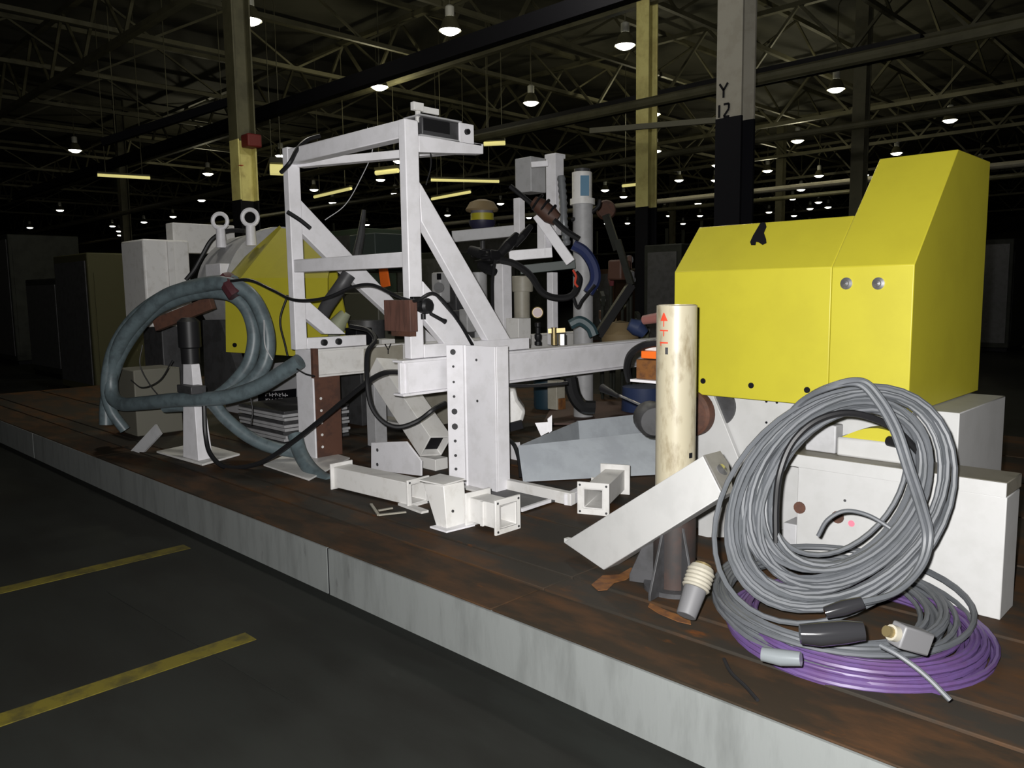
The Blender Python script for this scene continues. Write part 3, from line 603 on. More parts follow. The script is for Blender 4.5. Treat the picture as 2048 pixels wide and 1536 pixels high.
ps = thing('plate_stack', P(520,900,z=.25), 'stack of grey steel plates behind the white pedestal', 'plates')
c = P(515,900,z=.25)
for k in range(10):
    z = .25 + k*.030; o_ = random.uniform(-.03,.03)
    part('plate', MB().box((c.x-.80+o_,c.y+.25,z), (c.x+.02+o_,c.y+.9,z+.024)), GREYP if k % 3 else DGREY, ps, bevel=.003)
lb = thing('label_plate', P(555,800,y=4.0), 'white panel with a black handwritten label behind the left upright', 'panel')
part('panel', MB().prism([P(a,b,y=4.05) for a,b in ((450,842),(452,790),(520,730),(640,715),(640,842))], (0,.04,0)), mat('panel_grey_white', (.5,.5,.52), .5), lb, bevel=.003)
part('black_label', MB().prism([P(a,b,y=4.045) for a,b in ((516,786),(592,777),(592,806),(516,810))], (0,.004,0)), BLKP, lb, 'black label')
rnd = random.Random(4)
mb = MB()
for r_ in range(2):
    for k in range(7):
        x0 = 532+k*6.5; y0 = 786+r_*11+rnd.uniform(-1,1)
        mb.bar(P(x0,y0,y=4.04), P(x0+rnd.uniform(-1,3),y0+7,y=4.04), .008, .002, (0,1,0)); mb.bar(P(x0,y0+rnd.uniform(0,6),y=4.04), P(x0+4.5,y0+rnd.uniform(0,6),y=4.04), .002, .008)
part('white_handwriting', mb, WHITE, lb, 'illegible white handwriting')

# left machine: motor and second guard
lm = thing('drive_motor', (-8.6,3.9,.25), 'white motor housing with two lifting eyes left of the far yellow guard', 'motor')
c = P(290,560,d=8.0); zt1 = P(290,478,d=8.0).z; zb1 = P(290,655,d=8.0).z
xl1 = P(246,560,y=c.y).x; yd1 = P(382,560,x=c.x).y
part('body', MB().box((xl1,c.y,zb1), (c.x,yd1,zt1)), WHITE2, lm, bevel=.02)
ym = P(343,560,x=c.x).y; part('side_rib', MB().box((c.x,ym-.03,zb1), (c.x+.03,ym+.03,zt1-.02)), WHITE2, lm, bevel=.004)
part('underframe', MB().box((xl1+.05,c.y+.15,.25), (c.x-.05,yd1,zb1)), DGREY, lm, 'dark underframe', bevel=.01)
c2 = P(346,470,d=8.4); yd2 = P(470,470,x=c2.x).y
part('terminal_cover', MB().box((P(332,470,y=c2.y).x,c2.y,P(346,505,d=8.4).z), (c2.x,yd2,P(346,445,d=8.4).z)), WHITE2, lm, bevel=.01)
xe = -7.2; q1 = P(505,470,x=xe); q2 = P(455,546,x=xe); rb = .62
mid = (q1+q2)/2; dv_ = (q1-q2); hl = dv_.length/2; pn = V((0,dv_.z,-dv_.y)).normalized()
if pn.y < 0: pn = -pn
cb_ = mid + pn*math.sqrt(rb*rb-hl*hl)
part('barrel', MB().lathe(cb_, (-1,0,0), [(0,0),(rb,0),(rb,.10),(rb-.03,.13),(rb-.05,.75),(rb-.15,.8),(0,.8)], 40), GREYP, lm, 'grey round barrel')
part('front_lug', MB().box(P(422,556,y=3.5)-V((0,.05,0)), P(450,527,y=3.5)+V((0,.1,0))), WHITE, lm, bevel=.004)
for q in ((440,442), (500,435)):
    e = P(*q, y=3.7); part('lifting_eye', MB().ring(e, (.7,-.7,0), .072, .020), WHITE, lm, 'white lifting eye')
    part('eye_shank', MB().cyl(e-V((0,0,.26)), e-V((0,0,.075)), .05, .042), WHITE, lm)
part('support_leg', MB().prism([P(x,y,y=3.45) for x,y in ((405,640),(440,640),(480,760),(440,800),(410,790))], (0,.1,0)), DGREY, lm, 'dark support leg')
g2 = thing('machine_guard', (-6.3,3.9,1.0), 'dimmer far yellow sheet metal guard behind the left post', 'guard')
B0 = P(481,556,d=7.15)
def gplate(nm, pts, n, at=None, l=None):
    n = V(n).normalized(); q = [PL(a,b,at or B0,n) for a,b in pts]
    part(nm, MB().prism(q, -n*.012), YEL, g2, l); return q, n
qf, nf = gplate('front_panel', [(450,562),(481,556),(655,556),(655,716),(452,704)], (.5,-.87,0))
qs, ns = gplate('slope_panel', [(481,556),(527,556),(606,462),(562,456)], (.45,-.62,.64))
def tri(nm, p3, pts):
    n_ = (p3[1]-p3[0]).cross(p3[2]-p3[0]).normalized()
    if n_.dot(EYE-p3[0]) < 0: n_ = -n_
    q = [a if isinstance(a, Vector) else PL(a[0],a[1],p3[0],n_) for a in pts]
    part(nm, MB().prism(q, -n_*.012), YEL, g2); return q
fr = PL(655,556,B0,nf)
qr = tri('right_slope_panel', [qs[1],qs[2],fr], [qs[1],fr,(664,505),qs[2]])
lf = P(453,546,d=7.62)
tri('edge_panel', [qs[0],qs[3],lf], [lf,qs[0],qs[3],(559,451)])
part('back_panel', MB().prism([qs[3], qs[2], qr[2], qf[3]-nf*.5, qf[4]-nf*.5], (-.01,.02,0)), YEL, g2)
for q in ((470,690), (548,700)): part('bolt', disc(PL(*q, B0, V((.5,-.87,0)).normalized()), (.5,-.87,0), .02, .01), BLKP, g2)
sb = PL(540,710,B0,V((.5,-.87,0)).normalized())
part('stand', MB().box((sb.x-.8,4.45,.25), (sb.x+.1,4.95,sb.z+.05)), DGREY, g2, 'grey stand below the guard', bevel=.006)

# stuff under the left beam
wb = thing('side_cabinet', P(700,890,y=4.8), 'pale grey side cabinet seen under the left beam', 'cabinet')
a = P(640,905,y=4.7); b = P(800,760,y=4.7)
part('case', MB().box((a.x,4.7,.25), (b.x+.25,5.2,b.z)), BEIGE, wb, bevel=.006)
part('door', MB().box((a.x+.25,4.685,.33), (b.x-.1,4.699,b.z-.06)), GREYP, wb, bevel=.004)
part('strap', MB().bar(P(668,765,y=4.65), P(688,850,y=4.65), .05, .012, (0,1,0)), WHITE2, wb)
part('plinth', MB().box((a.x-.02,4.6,.25), (b.x+.3,4.69,.30)), WHITE2, wb)

# ------------------------------------------------------------------ middle cluster behind the beam
def vbox(px0, px1, py0, py1, d):
    w_ = (px1-px0)*d/F/1.41; c = P((px0+px1)/2, (py0+py1)/2, d=d); zt = P((px0+px1)/2, py0, d=d).z; zb_ = P((px0+px1)/2, py1, d=d).z
    return MB().box((c.x-w_/2,c.y-w_/2,zb_), (c.x+w_/2,c.y+w_/2,zt))
def vcyl(px0, px1, py0, py1, d, n=20):
    r = (px1-px0)*d/F/2; c = P((px0+px1)/2, (py0+py1)/2, d=d); zt = P((px0+px1)/2, py0, d=d).z; zb_ = P((px0+px1)/2, py1, d=d).z
    return MB().cyl((c.x,c.y,zb_), (c.x,c.y,zt), r, n=n)
def dbar(p, q, w_, d, d2=None, h=None): 
    s = d/F; return MB().bar(P(*p, d=d), P(*q, d=d2 or d), w_*s, (h or w_)*s)
D = 7.6
vs = thing('valve_stand', P(1090,690,d=D), 'white valve stand with tall post and angled brace behind the near beam', 'stand')
part('tall_post', vbox(1092,1128,312,470,D), WHITE, vs, bevel=.005)
part('top_cap', vbox(1089,1131,309,318,D), WHITE, vs, bevel=.004)
part('side_arm', dbar((1062,330),(1096,327),11,D-.15), WHITE, vs, bevel=.004)
part('lower_post', vbox(1074,1104,425,512,D-.2), WHITE, vs, bevel=.005)
part('foot_rail', dbar((1018,512),(1104,505),20,D-.2), WHITE, vs, bevel=.005)
part('angled_brace', dbar((1075,430),(1142,525),20,D-.25), WHITE, vs, bevel=.005)
part('drilled_rail', dbar((1040,540),(1150,528),18,D-.1), mat('dark_green_rail', (.03,.045,.04), .5), vs, 'dark drilled rail', bevel=.004)
part('right_leg', vbox(1094,1116,545,690,D-.1), WHITE, vs, bevel=.004)
part('right_leg', vbox(1095,1130,760,818,D-.6), BEIGE, vs, 'beige leg below the beam', bevel=.004)
part('rust_patch', vbox(1108,1131,796,818,D-.62), RUSTO, vs, 'orange rust at the foot')
part('short_post', vbox(1027,1050,397,470,D), WHITE, vs, bevel=.004)
part('left_leg', vbox(988,1024,528,672,D-.3), WHITE, vs, bevel=.005)
part('foot_block', vbox(1012,1062,636,690,D-.4), WHITE2, vs, bevel=.005)
part('junction_box', vbox(1030,1092,318,386,D+.2), GREYP, vs, 'grey junction box', bevel=.008)
part('back_rail', dbar((905,474),(1030,462),22,D+.3), GREYP, vs, 'pale rail behind', bevel=.005)
fh_ = solo('flexible_duct', MB().tube(spline(Dp([(1122,352,D-.2),(1126,400,D-.2),(1128,450,D-.2),(1134,490,D-.15)])), [.032+.008*(i%2) for i in range(25)], 14), mat('duct_grey', (.22,.23,.24), .3, .3), 'silver ribbed flexible duct beside the tall valve post', 'duct')
ac = thing('air_cylinder', P(1165,690,d=D+.3), 'pale grey upright air cylinder with blue label right of the valve stand', 'cylinder')
c = P(1166,550,d=D+.3); part('lower_tank', MB().cyl((c.x,c.y,.25), (c.x,c.y,P(1166,410,d=D+.3).z), 20*(D+.3)/F, n=24), GREYP, ac, bevel=.004)
part('upper_tank', vcyl(1144,1184,345,398,D+.3), WHITE2, ac, bevel=.006)
part('collar', vcyl(1140,1190,398,410,D+.3), WHITE2, ac)
part('blue_label', MB().prism([P(a,b,d=D+.3)-_fh*.112 for a,b in ((1159,354),(1176,354),(1176,394),(1159,394))], _fh*.012), BLUEL, ac, 'blue label')
part('top_ring', vcyl(1148,1180,338,345,D+.3), DGREY, ac)
bu = thing('filter_canister', P(1045,640,d=D+.1), 'beige filter canister with a wider lid behind the white leg', 'canister')
part('body', vcyl(1028,1060,583,642,D+.1), BEIGE, bu); part('lid', vcyl(1024,1066,552,584,D+.1), BEIGE, bu, bevel=.01)
pg = thing('pressure_gauge', P(1080,690,d=6.9), 'round pressure gauge on a dark fitting above the near beam', 'gauge')
gcn = P(1075,625,d=6.9); dv = (EYE-gcn).normalized()
part('case', MB().lathe(gcn, dv, [(0,-.03),(.05,-.03),(.052,.012),(.045,.018),(.043,.01),(0,.01)], 24), BRONZE, pg)
part('dial', MB().lathe(gcn, dv, [(.042,.011),(0,.0115)], 24), mat('pink_white_dial', (.30,.20,.20), .4), pg, 'pale dial')
part('stem', vcyl(1072,1081,645,690,6.9), BLACK, pg)
part('fitting', MB().lathe(P(1076,690,d=6.9), (0,0,1), [(.03,0),(.03,.03),(.018,.035),(.03,.06),(.03,.09),(.016,.1),(.016,.15),(.025,.16),(.025,.19),(0,.2)], 12), BLACK, pg)
ft = thing('brass_fitting', P(1112,690,d=6.8), 'small brassy pipe fittings beside the gauge', 'fitting')
part('union', vcyl(1102,1114,655,690,6.8), BRONZE, ft); part('nut', vcyl(1116,1132,668,690,6.8, 6), STEEL, ft); part('tee', dbar((1096,662),(1130,660),9,6.8), BRONZE, ft)
mc = thing('multi_connector', P(1090,420,d=7.2), 'brown black multi pin connector hanging on the valve stand', 'connector')
part('shell', MB().tube(Dp([(1066,402,7.2),(1080,412,7.2),(1100,430,7.2),(1114,440,7.2)]), [.05,.075,.08,.06], 10), DARKR, mc)
for q in ((1075,404),(1088,414),(1101,425)): part('coupling_ring', MB().ring(P(*q,d=7.2), ray(1150,455)-ray(1060,390), .075, .012, 16, 6), BLACK, mc)
for pts, r, m, l in (([(1020,372,7.2),(1048,395,7.2),(1066,410,7.2)], .022, BLACK, 'black hose entering the brown connector from the left'),
   ([(1146,490,7.2),(1168,503,7.2),(1186,530,7.2),(1190,560,7.2),(1176,586,7.2)], .05, NAVY, 'thick navy hose curving down beside the air cylinder'),
   ([(1000,520,7.0),(1030,528,7.0),(1060,550,7.0),(1085,585,7.0),(1115,596,7.0),(1145,590,7.0),(1158,560,7.0),(1150,545,7.0)], .03, BLACK, 'black hose sagging below the drilled rail'),
   ([(1108,440,7.15),(1130,460,7.15),(1158,478,7.15)], .026, BLACK, 'black hose leaving the brown connector to the right'),
   ([(1146,540,6.95),(1152,552,6.95),(1150,566,6.95),(1156,574,6.95)], .01, RED, 'short red wire beside the navy hose'),
   ([(1145,590,7.0),(1155,615,7.0),(1165,600,7.0),(1190,570,7.0)], .014, BLACK, 'thin black lead below the navy hose'),
   ([(1142,440,7.8),(1170,432,7.8),(1195,415,7.8),(1200,400,7.8)], .02, BLACK, 'black hose bowing between the cylinder and the rear'),
   ([(1140,650,6.8),(1160,642,6.8),(1180,655,6.8),(1188,672,6.8)], .045, mat('teal_hose', (.03,.06,.07), .45), 'short teal hose bowing above the near beam'),
   ([(990,520,7.0),(985,560,7.0),(985,610,7.0),(990,650,7.0)], .014, BLACK, 'thin black hose down the left white leg'),
   ([(1140,755,6.5),(1148,790,6.5),(1165,812,6.5),(1190,815,6.5)], .055, BLACK, 'black hose curled below the near beam'),
   ([(1000,770,5.6),(1040,772,5.6),(1090,770,5.6),(1135,766,5.6)], .012, BLACK, 'thin black cable running under the near beam'),
   ([(1010,872,5.6),(1028,890,5.5),(1038,920,5.5),(1042,955,5.45)], .014, BLACK, 'black cable dropping beside the galvanised tray')):
    cable('black_hose' if m is BLACK else 'coloured_hose', Dp(pts), r, m, l, 'hose')
tb = thing('gland_cluster', P(1020,490,d=7.0), 'tangle of black cable glands on the pale rail', 'glands')
for (p_, q_, w_) in (((1000,508),(1035,470),.05), ((1030,490),(1062,452),.035), ((968,515),(1000,510),.06), ((940,500),(975,512),.05), ((960,530),(990,545),.05)):
    part('gland', MB().tube([P(*p_,d=7.1), P((p_[0]+q_[0])/2,(p_[1]+q_[1])/2,d=7.05), P(*q_,d=7.1)], [w_*.8,w_,w_*.7], 10), BLACK, tb)
for k in range(4): part('lead', MB().tube(spline(Dp([(935+k*8,505+k*9,7.2),(965+k*6,500+k*10,7.0),(990,505+k*6,7.1),(1015,525,7.2)])), .012, 6), BLACK, tb)
fu = thing('beacon_funnel', P(965,480,d=9), 'dark funnel with yellow band and tan cap behind the valve stand', 'beacon')
c = P(965,480,d=9.0); s9 = 9/1600.
part('pole', MB().cyl((c.x,c.y,.25 if c.y < 7.8 else 0), (c.x,c.y,c.z+.02), .03), DGREY, fu)
part('funnel', MB().lathe(c, (0,0,1), [(.01*1,0),(12*s9,8*s9),(26*s9,30*s9),(27*s9,38*s9),(0,38*s9)], 24), mat('dark_navy_funnel', (.02,.02,.05), .5), fu)
part('yellow_band', MB().lathe(c, (0,0,1), [(23*s9,38*s9),(23*s9,52*s9)], 24), YEL, fu, 'yellow band')
part('grey_band', MB().lathe(c, (0,0,1), [(22*s9,52*s9),(23*s9,62*s9)], 24), mat('lilac_grey', (.16,.15,.18), .5), fu)
part('cap', MB().lathe(c, (0,0,1), [(31*s9,56*s9),(33*s9,60*s9),(24*s9,74*s9),(10*s9,79*s9),(0,80*s9)], 24), TAN, fu, 'tan cap')
gm = thing('rear_motor', P(885,690,d=8), 'grey pump motor seen through the front braces', 'motor')
part('housing', vbox(862,902,545,606,8.0), GREYP, gm, bevel=.02)
c = P(878,575,d=7.75); part('port', MB().cyl(c, c-_fh*.02, .05, n=20), DGREY, gm, 'dark round port')
c = P(878,553,d=7.75); part('slot', MB().bar(c+V((0,0,.03)), c-V((0,0,.03)), .03, .03), BLKP, gm)
part('base', vbox(860,960,620,700,8.1), DGREY, gm, bevel=.01)
part('pale_block', vbox(918,952,618,664,7.8), GREYP, gm, bevel=.01)
part('pipe', vcyl(940,975,545,690,8.1), GREYP, gm)
part('flange', vbox(896,930,560,640,8.2), DGREY, gm, bevel=.008)
dk = thing('hydraulic_unit', (-6.6,6.3,.25), 'dark hydraulic unit behind the left frame', 'machine')
part('tank', vbox(690,850,585,700,8.2), mat('dark_olive_tank', (.05,.05,.035), .6), dk, bevel=.01)
part('lid', vbox(700,820,470,545,9.2), mat('dark_green_case', (.025,.035,.03), .6), dk, bevel=.01)
part('pump', vcyl(700,770,640,690,7.8), DGREY, dk)
part('valve', vbox(690,745,655,690,7.4), BLKP, dk, bevel=.01)
part('olive_cone', MB().tube(Dp([(652,672,7.4),(672,655,7.4),(692,625,7.4)]), [.05,.09,.05], 12), mat('pale_green_filter', (.30,.32,.22), .6), dk, 'pale green filter')
part('ledge', vbox(745,790,678,690,7.3), WHITE2, dk)
part('mast', MB().tube(Dp([(712,520,8.2),(722,470,8.2),(728,420,8.2)]), [.05,.04,.02], 10), DGREY, dk)
wl = thing('wrapped_bundle', P(1020,850,d=6.1), 'light grey wrapped bundle behind the broad drilled upright', 'bundle')
mb = MB(); rnd = random.Random(9)
pts = [P(a,b,d=6.2) for a,b in ((985,785),(1030,775),(1036,800),(1052,822),(1046,842),(1022,858),(985,860))]
mb.prism(pts, _fh*.25); part('wrap', mb, WHITE2, wl, bevel=.025)
part('dark_strap', MB().bar(P(990,862,d=6.0), P(1045,848,d=6.0), .05, .06), BLKP, wl)
wc = thing('angle_clip', P(1085,870,d=5.9), 'small white angle clip on the rim of the galvanised tray', 'clip')
part('plate', MB().prism([P(a,b,d=5.85) for a,b in ((1070,846),(1097,844),(1101,862),(1082,872))], _fh*.012), WHITE, wc)
part('tab', MB().prism([P(a,b,d=5.84) for a,b in ((1095,838),(1104,830),(1104,862),(1098,866))], _fh*.02), WHITE, wc)
bs = solo('white_sheet', MB().prism([P(a,b,y=4.3) for a,b in ((994,885),(1036,885),(1042,930),(996,930))], (0,.02,0)), WHITE, 'white sheet panel between the drilled upright and the tray', 'panel')
solo('rust_plate', MB().prism([P(a,b,z=.26) for a,b in ((1085,850),(1250,850),(1290,806),(1110,806))], (0,0,.02)), DARKR, 'rusty red plate lying on the bed beyond the tray', 'plate')
solo('blue_drum', MB().lathe(P(1240,835,z=.25)+V((0,.4,0)), (0,0,1), [(.0,0),(.22,0),(.23,.02),(.22,.28),(0,.29)], 24), DARKB, 'dark blue drum behind the tray', 'drum')
solo('small_teal_tank', MB().lathe(P(1070,820,z=.25)+V((0,.2,0)), (0,0,1), [(0,0),(.14,0),(.15,.03),(.15,.5),(.1,.56),(0,.57)], 20), mat('dark_teal', (.015,.04,.06), .5), 'dark teal tank under the near beam', 'tank')

# ------------------------------------------------------------------ columns of the hall
def hcol(c, wd, dp, zblk, label, mtop, root_name='hall_column', ztop=10.2, zmid=None, mmid=None):
    t = thing(root_name, (c.x,c.y,0), label, 'column')
    def hsec(z0, z1, m, nm, l=None, e=0):
        mb = MB().box((c.x-wd/2-e,c.y-dp/2-e,z0), (c.x+wd/2+e,c.y-dp/2+.03,z1)).box((c.x-wd/2-e,c.y+dp/2-.03,z0), (c.x+wd/2+e,c.y+dp/2+e,z1)).box((c.x-.02-e,c.y-dp/2+.02,z0), (c.x+.02+e,c.y+dp/2-.02,z1))
        part(nm, mb, m, t, l)
    hsec(0, zblk, BLKP, 'black_lower_part', 'black painted lower part', .004)
    z = zblk
    if zmid: hsec(z, zmid, mmid, 'yellow_part', 'pale yellow part'); z = zmid
    hsec(z, ztop, mtop, 'upper_part')
    part('base_plate', MB().box((c.x-.3,c.y-.3,0), (c.x+.3,c.y+.3,.03)), BLKP, t)
    return t
h3 = hcol(V((-4.56,8.12,0)), .30, .30, P(1475,238,d=8.7).z, 'thick near hall column with black lower half and marked Y over 12', BEIGE)
zY = P(1475,175,d=8.55).z
yf = 8.12-.155
mb = MB(); u = .055
def stroke(cx, cz, segs):
    mb = MB()
    for (x0,z0,x1,z1) in segs: mb.bar((cx+x0*u,yf,cz+z0*u), (cx+x1*u,yf,cz+z1*u), .022, .006, (0,1,0))
    return mb
part('letter_y', stroke(-4.62, P(1458,180,d=8.6).z, [(-.9,1.3,0,0),(.9,1.3,0,0),(0,.1,0,-1.4)]), BLKP, h3, 'black letter Y')
part('number_12', stroke(-4.62, P(1462,220,d=8.6).z, [(-.9,1.2,-.9,-1.2),(.1,1.2,1.2,1.2),(1.2,1.2,1.2,.2),(1.2,.2,.1,-1.1),(.1,-1.2,1.3,-1.2)]), BLKP, h3, 'black number 12')
h1 = hcol(V((-15.6,8.08,0)), .36, .40, P(490,402,d=16.4).z, 'pale yellow hall column with red blotch beyond the far motor', OLIVE, zmid=P(490,285,d=16.4).z, mmid=COLY)
c = P(495,280,d=16.1); part('red_blotch', MB().box((c.x-.17,c.y-.06,c.z-.14), (c.x+.13,c.y+.25,c.z+.12)), mat('dark_red_sign', (.12,.01,.01), .6), h1, 'dark red marker plate', bevel=.03)
c = P(482,331,y=8.08-.21); part('red_mark', MB().bar(c-V((.05,0,0)), c+V((.05,0,0)), .06, .01), RED, h1, 'small red mark')
h2 = hcol(V((-11.0,15.6,0)), .34, .36, P(1290,415,d=18.5).z, 'slim olive hall column with black lower half behind the air cylinder', COLY)
for k, (a, d_, l) in enumerate(((1715,23,'dark hall column beyond the right yellow guard'), (1345,60,'far thin hall column left of the near column'), (250,36,'far dark hall column above the motor'))):
    c = P(a,430,d=d_); hcol(V((c.x,c.y,0)), .36, .36, 3.4, l, OLIVE)
h5 = P(1560,420,d=40); hcol(V((h5.x,h5.y,0)), .36, .36, 3.4, 'far slim column just right of the near column', OLIVE)

# ------------------------------------------------------------------ roof steel
def truss_x(y, z0=7.9, z1=9.6, x0=-95, x1=8, label=''):
    t = thing('roof_truss', ((x0+x1)/2, y, z0), label, 'truss')
    part('bottom_chord', MB().box((x0,y-.09,z0), (x1,y+.09,z0+.14)), OLIVE, t)
    part('top_chord', MB().box((x0,y-.09,z1), (x1,y+.09,z1+.14)), OLIVE, t)
    mb = MB(); x = x0; k = 0
    while x < x1-.1:
        mb.bar((x,y,z0+.07 if k%2 else z1+.07), (x+1.5,y,z1+.07 if k%2 else z0+.07), .08, .08); x += 1.5; k += 1
    part('web_bars', mb, OLIVE, t, kind='stuff')
ords = ('first','second','third','fourth','fifth','sixth','seventh','eighth','ninth')
for i, y in enumerate((8.1, 15.6, 23.1, 30.6, 38, 46, 55, 66, 80)):
    truss_x(y, label='%s long olive roof truss counted from the machines' % ords[i])
def truss_y(x, y0=-6, y1=100):
    t = thing('roof_joist', (x, (y0+y1)/2, 9.0), 'olive cross joist under the roof, one of a regular row', 'joist', 'olive cross joists under the roof')
    part('chord', MB().box((x-.07,y0,9.78), (x+.07,y1,9.92)), OLIVE, t)
    part('lower_chord', MB().box((x-.06,y0,8.5), (x+.06,y1,8.62)), OLIVE, t)
    mb = MB(); y = y0; k = 0
    while y < y1-.1:
        mb.bar((x,y,8.56 if k%2 else 9.8), (x,y+2.2,9.8 if k%2 else 8.56), .06, .06); y += 2.2; k += 1
    part('web_bars', mb, OLIVE, t, kind='stuff'); return t
j0 = truss_y(-4.5)
ORD = ('first','second','third','fourth','fifth','sixth','seventh','eighth','ninth','tenth','eleventh','twelfth','thirteenth','fourteenth')
j0['label'] = 'olive cross joist under the roof, first of its row from the near column'
for k, x in enumerate((-8.2,-11.9,-15.6,-19.3,-23,-28,-33,-38,-44,-50,-58,-66,-76)): dup(j0, V((x,47,9.0)), 'olive cross joist under the roof, %s of its row from the near column' % ORD[k+1])
def girder(p, q, w_, h_, m, label, nm='crane_girder', cat='girder'):
    return solo(nm, MB().bar(p, q, w_, h_), m, label, cat)
girder(V((-45,11.3,6.45)), V((-1,11.3,6.45)), .22, .32, BLKP, 'black girder slanting across the upper left of the hall')
girder(V((-40,17.9,6.5)), V((-6,18.2,6.5)), .25, .36, BLKP, 'black girder running left from the marked near column')
girder(P(1440,240,d=8.9), P(1180,262,z=P(1440,240,d=8.9).z), .05, .06, OLIVE, 'thin olive rail meeting the near column at the paint line', 'hall_rail', 'rail')
dt = thing('air_duct', P(205,285,z=5.6), 'black duct rising at the far upper left', 'duct')
a = P(205,285,z=5.6); b = P(470,200,z=6.6); part('duct', MB().bar(a, b, .14, .2), BLKP, dt)
for k in (.1, .5, .9): c = a.lerp(b, k); part('hanger', MB().cyl(c, (c.x,c.y,10.2), .012, n=6), OLIVE, dt)
for k, (y, z, m, l) in enumerate(((13.5,5.2,OLIVE,'olive pipe run below the second truss'), (21,5.6,OLIVE,'olive pipe run behind the white frame'), (27,5.0,BEIGE,'pale beige pipe run far behind the white frame'), (35,5.6,OLIVE,'distant olive pipe run across the hall'))):
    solo('pipe_run', MB().cyl((-70,y,z), (4,y,z), .10, n=10), m, l, 'pipe')

# glowing strips: yellowish runs under the roof drawn by plain emission
for (p_, q_, z, h_, l) in (((195,350),(300,356),5.2,.09,'long greenish glowing strip at the far left'),
        ((540,339),(566,340),5.0,.30,'short bright tube light left of the frame post'),
        ((629,394),(702,377),5.0,.10,'glowing strip seen through the top of the frame, left one'),
        ((752,346),(796,341),5.6,.16,'glowing strip seen through the top of the frame, right one'),
        ((862,360),(998,363),5.2,.09,'long level glowing strip right of the front post'),
        ((864,398),(940,384),5.0,.10,'slanted glowing strip right of the front brace'),
        ((968,288),(1010,286),6.2,.14,'bright tube light right of the terminal box'),
        ((1245,372),(1282,368),5.2,.10,'dim glowing strip left of the slim olive column')):
    a = P(*p_, z=z); b = P(*q_, z=z)
    if (b-a).length > 14: b = a+(b-a).normalized()*14
    t = thing('glow_strip', (a+b)/2, l, 'lamp')
    part('tube', MB().cyl(a, b, h_/2, n=8), STRIPM, t)
    part('housing', MB().bar(a+V((0,0,h_*.8)), b+V((0,0,h_*.8)), h_*1.2, h_*.5), OLIVE, t)
    for k in (.15, .85): c = a.lerp(b, k); part('hanger', MB().cyl((c.x,c.y,c.z+h_*.9), (c.x,c.y,10.2), .012, n=6), OLIVE, t)

# high bay lamps
def lamp_proto():
    t = thing('high_bay_lamp', (0,0,0), '', 'lamp', 'high bay lamps hanging in the hall')
    part('lens', MB().lathe((0,0,0), (0,0,1), [(0,-.11),(.12,-.10),(.21,-.05),(.25,0)], 16), LENS, t)
    part('shade', MB().lathe((0,0,0), (0,0,1), [(.27,-.02),(.26,.0),(.17,.22),(.10,.30)], 16), OLIVE, t)
    part('ballast', MB().lathe((0,0,0), (0,0,1), [(.10,.30),(.11,.32),(.11,.52),(.06,.56),(0,.56)], 12), mat('pale_ballast', (.5,.5,.45), .5), t)
    part('stem', MB().cyl((0,0,.55), (0,0,2.49), .02, n=6), OLIVE, t)
    return t
L0 = lamp_proto()
near = [(759,173,'large high bay lamp above the left of the white frame top'), (1672,178,'large high bay lamp at the upper right'), (1062,205,'high bay lamp above the valve stand'),
        (1306,228,'high bay lamp above the slim olive column'), (1595,281,'high bay lamp right of the marked near column'), (1311,302,'small high bay lamp right beside the slim olive column'),
        (1535,341,'high bay lamp between near column and the guard, upper left of the cluster'), (1638,351,'high bay lamp above the middle of the right guard'), (1793,306,'small high bay lamp just left of the tall guard top'),
        (416,347,'high bay lamp left of the yellow column'), (403,400,'high bay lamp low left of the yellow column'), (288,444,'high bay lamp above the white motor'), (562,311,'small high bay lamp at the left post top')]
far = [(1434,330),(1358,360),(1431,360),(1562,373),(1602,379),(1585,397),(1637,404),(1620,417),(1656,414),(1538,424),(1588,431),(1396,407),(1400,431),(1338,431),(1329,418),(1210,380),(1247,393),(1255,446),(1213,447),(1001,407),(1058,435),(1728,350),(1366,447),(346,433),(225,452),(238,462),(240,470),(251,477),(628,379),(665,405),(761,359),(797,322),(790,387),(734,449),(895,430),
       (120,420),(60,455),(150,300),(900,60),(1250,90),(500,40),(1900,240),(1960,330),(1880,380)]
used0 = False; LI = []
def zone(q):
    x, y = q
    if y < 153 or x < 205 or x > 1843: return 'at the margin around the machines'
    return ('low above the white motor' if x < 450 else 'seen inside the white frame' if x < 805 else 'between the front brace and the valve stand' if x < 1100 else 'between air cylinder and slim column' if x < 1290 else 'between slim column and near column' if x < 1445 else 'above the right yellow guard')
zl_ = {}
for q in sorted(far): zl_.setdefault(zone(q), []).append(q)
for i, q in enumerate(near+far):
    lab = q[2] if len(q) > 2 else 'small distant lamp %s, %s from the left there' % (zone(q), ORD[zl_[zone(q)].index(q)])
    loc = P(q[0], q[1], z=7.7)
    if loc.y > 112 or loc.x < -112 or (loc-EYE).length > 105:
        loc = P(q[0], q[1], d=95)
    if not used0: o = L0; o.location = loc; o['label'] = lab; used0 = True
    else: o = dup(L0, loc, lab)
    if len(q) > 2:
        if 'group' in o: del o['group']
        if i in (0,1,3,4,6,9):
            LI.append(o)
for o in LI:
            li = bpy.data.lights.new('lamp_light', 'POINT'); li.energy = 170; li.shadow_soft_size = .25; li.color = (1,.93,.62)
            lo = bpy.data.objects.new('lamp_light', li); COL.objects.link(lo); lo.parent = o; lo.location = (0,0,-.3)
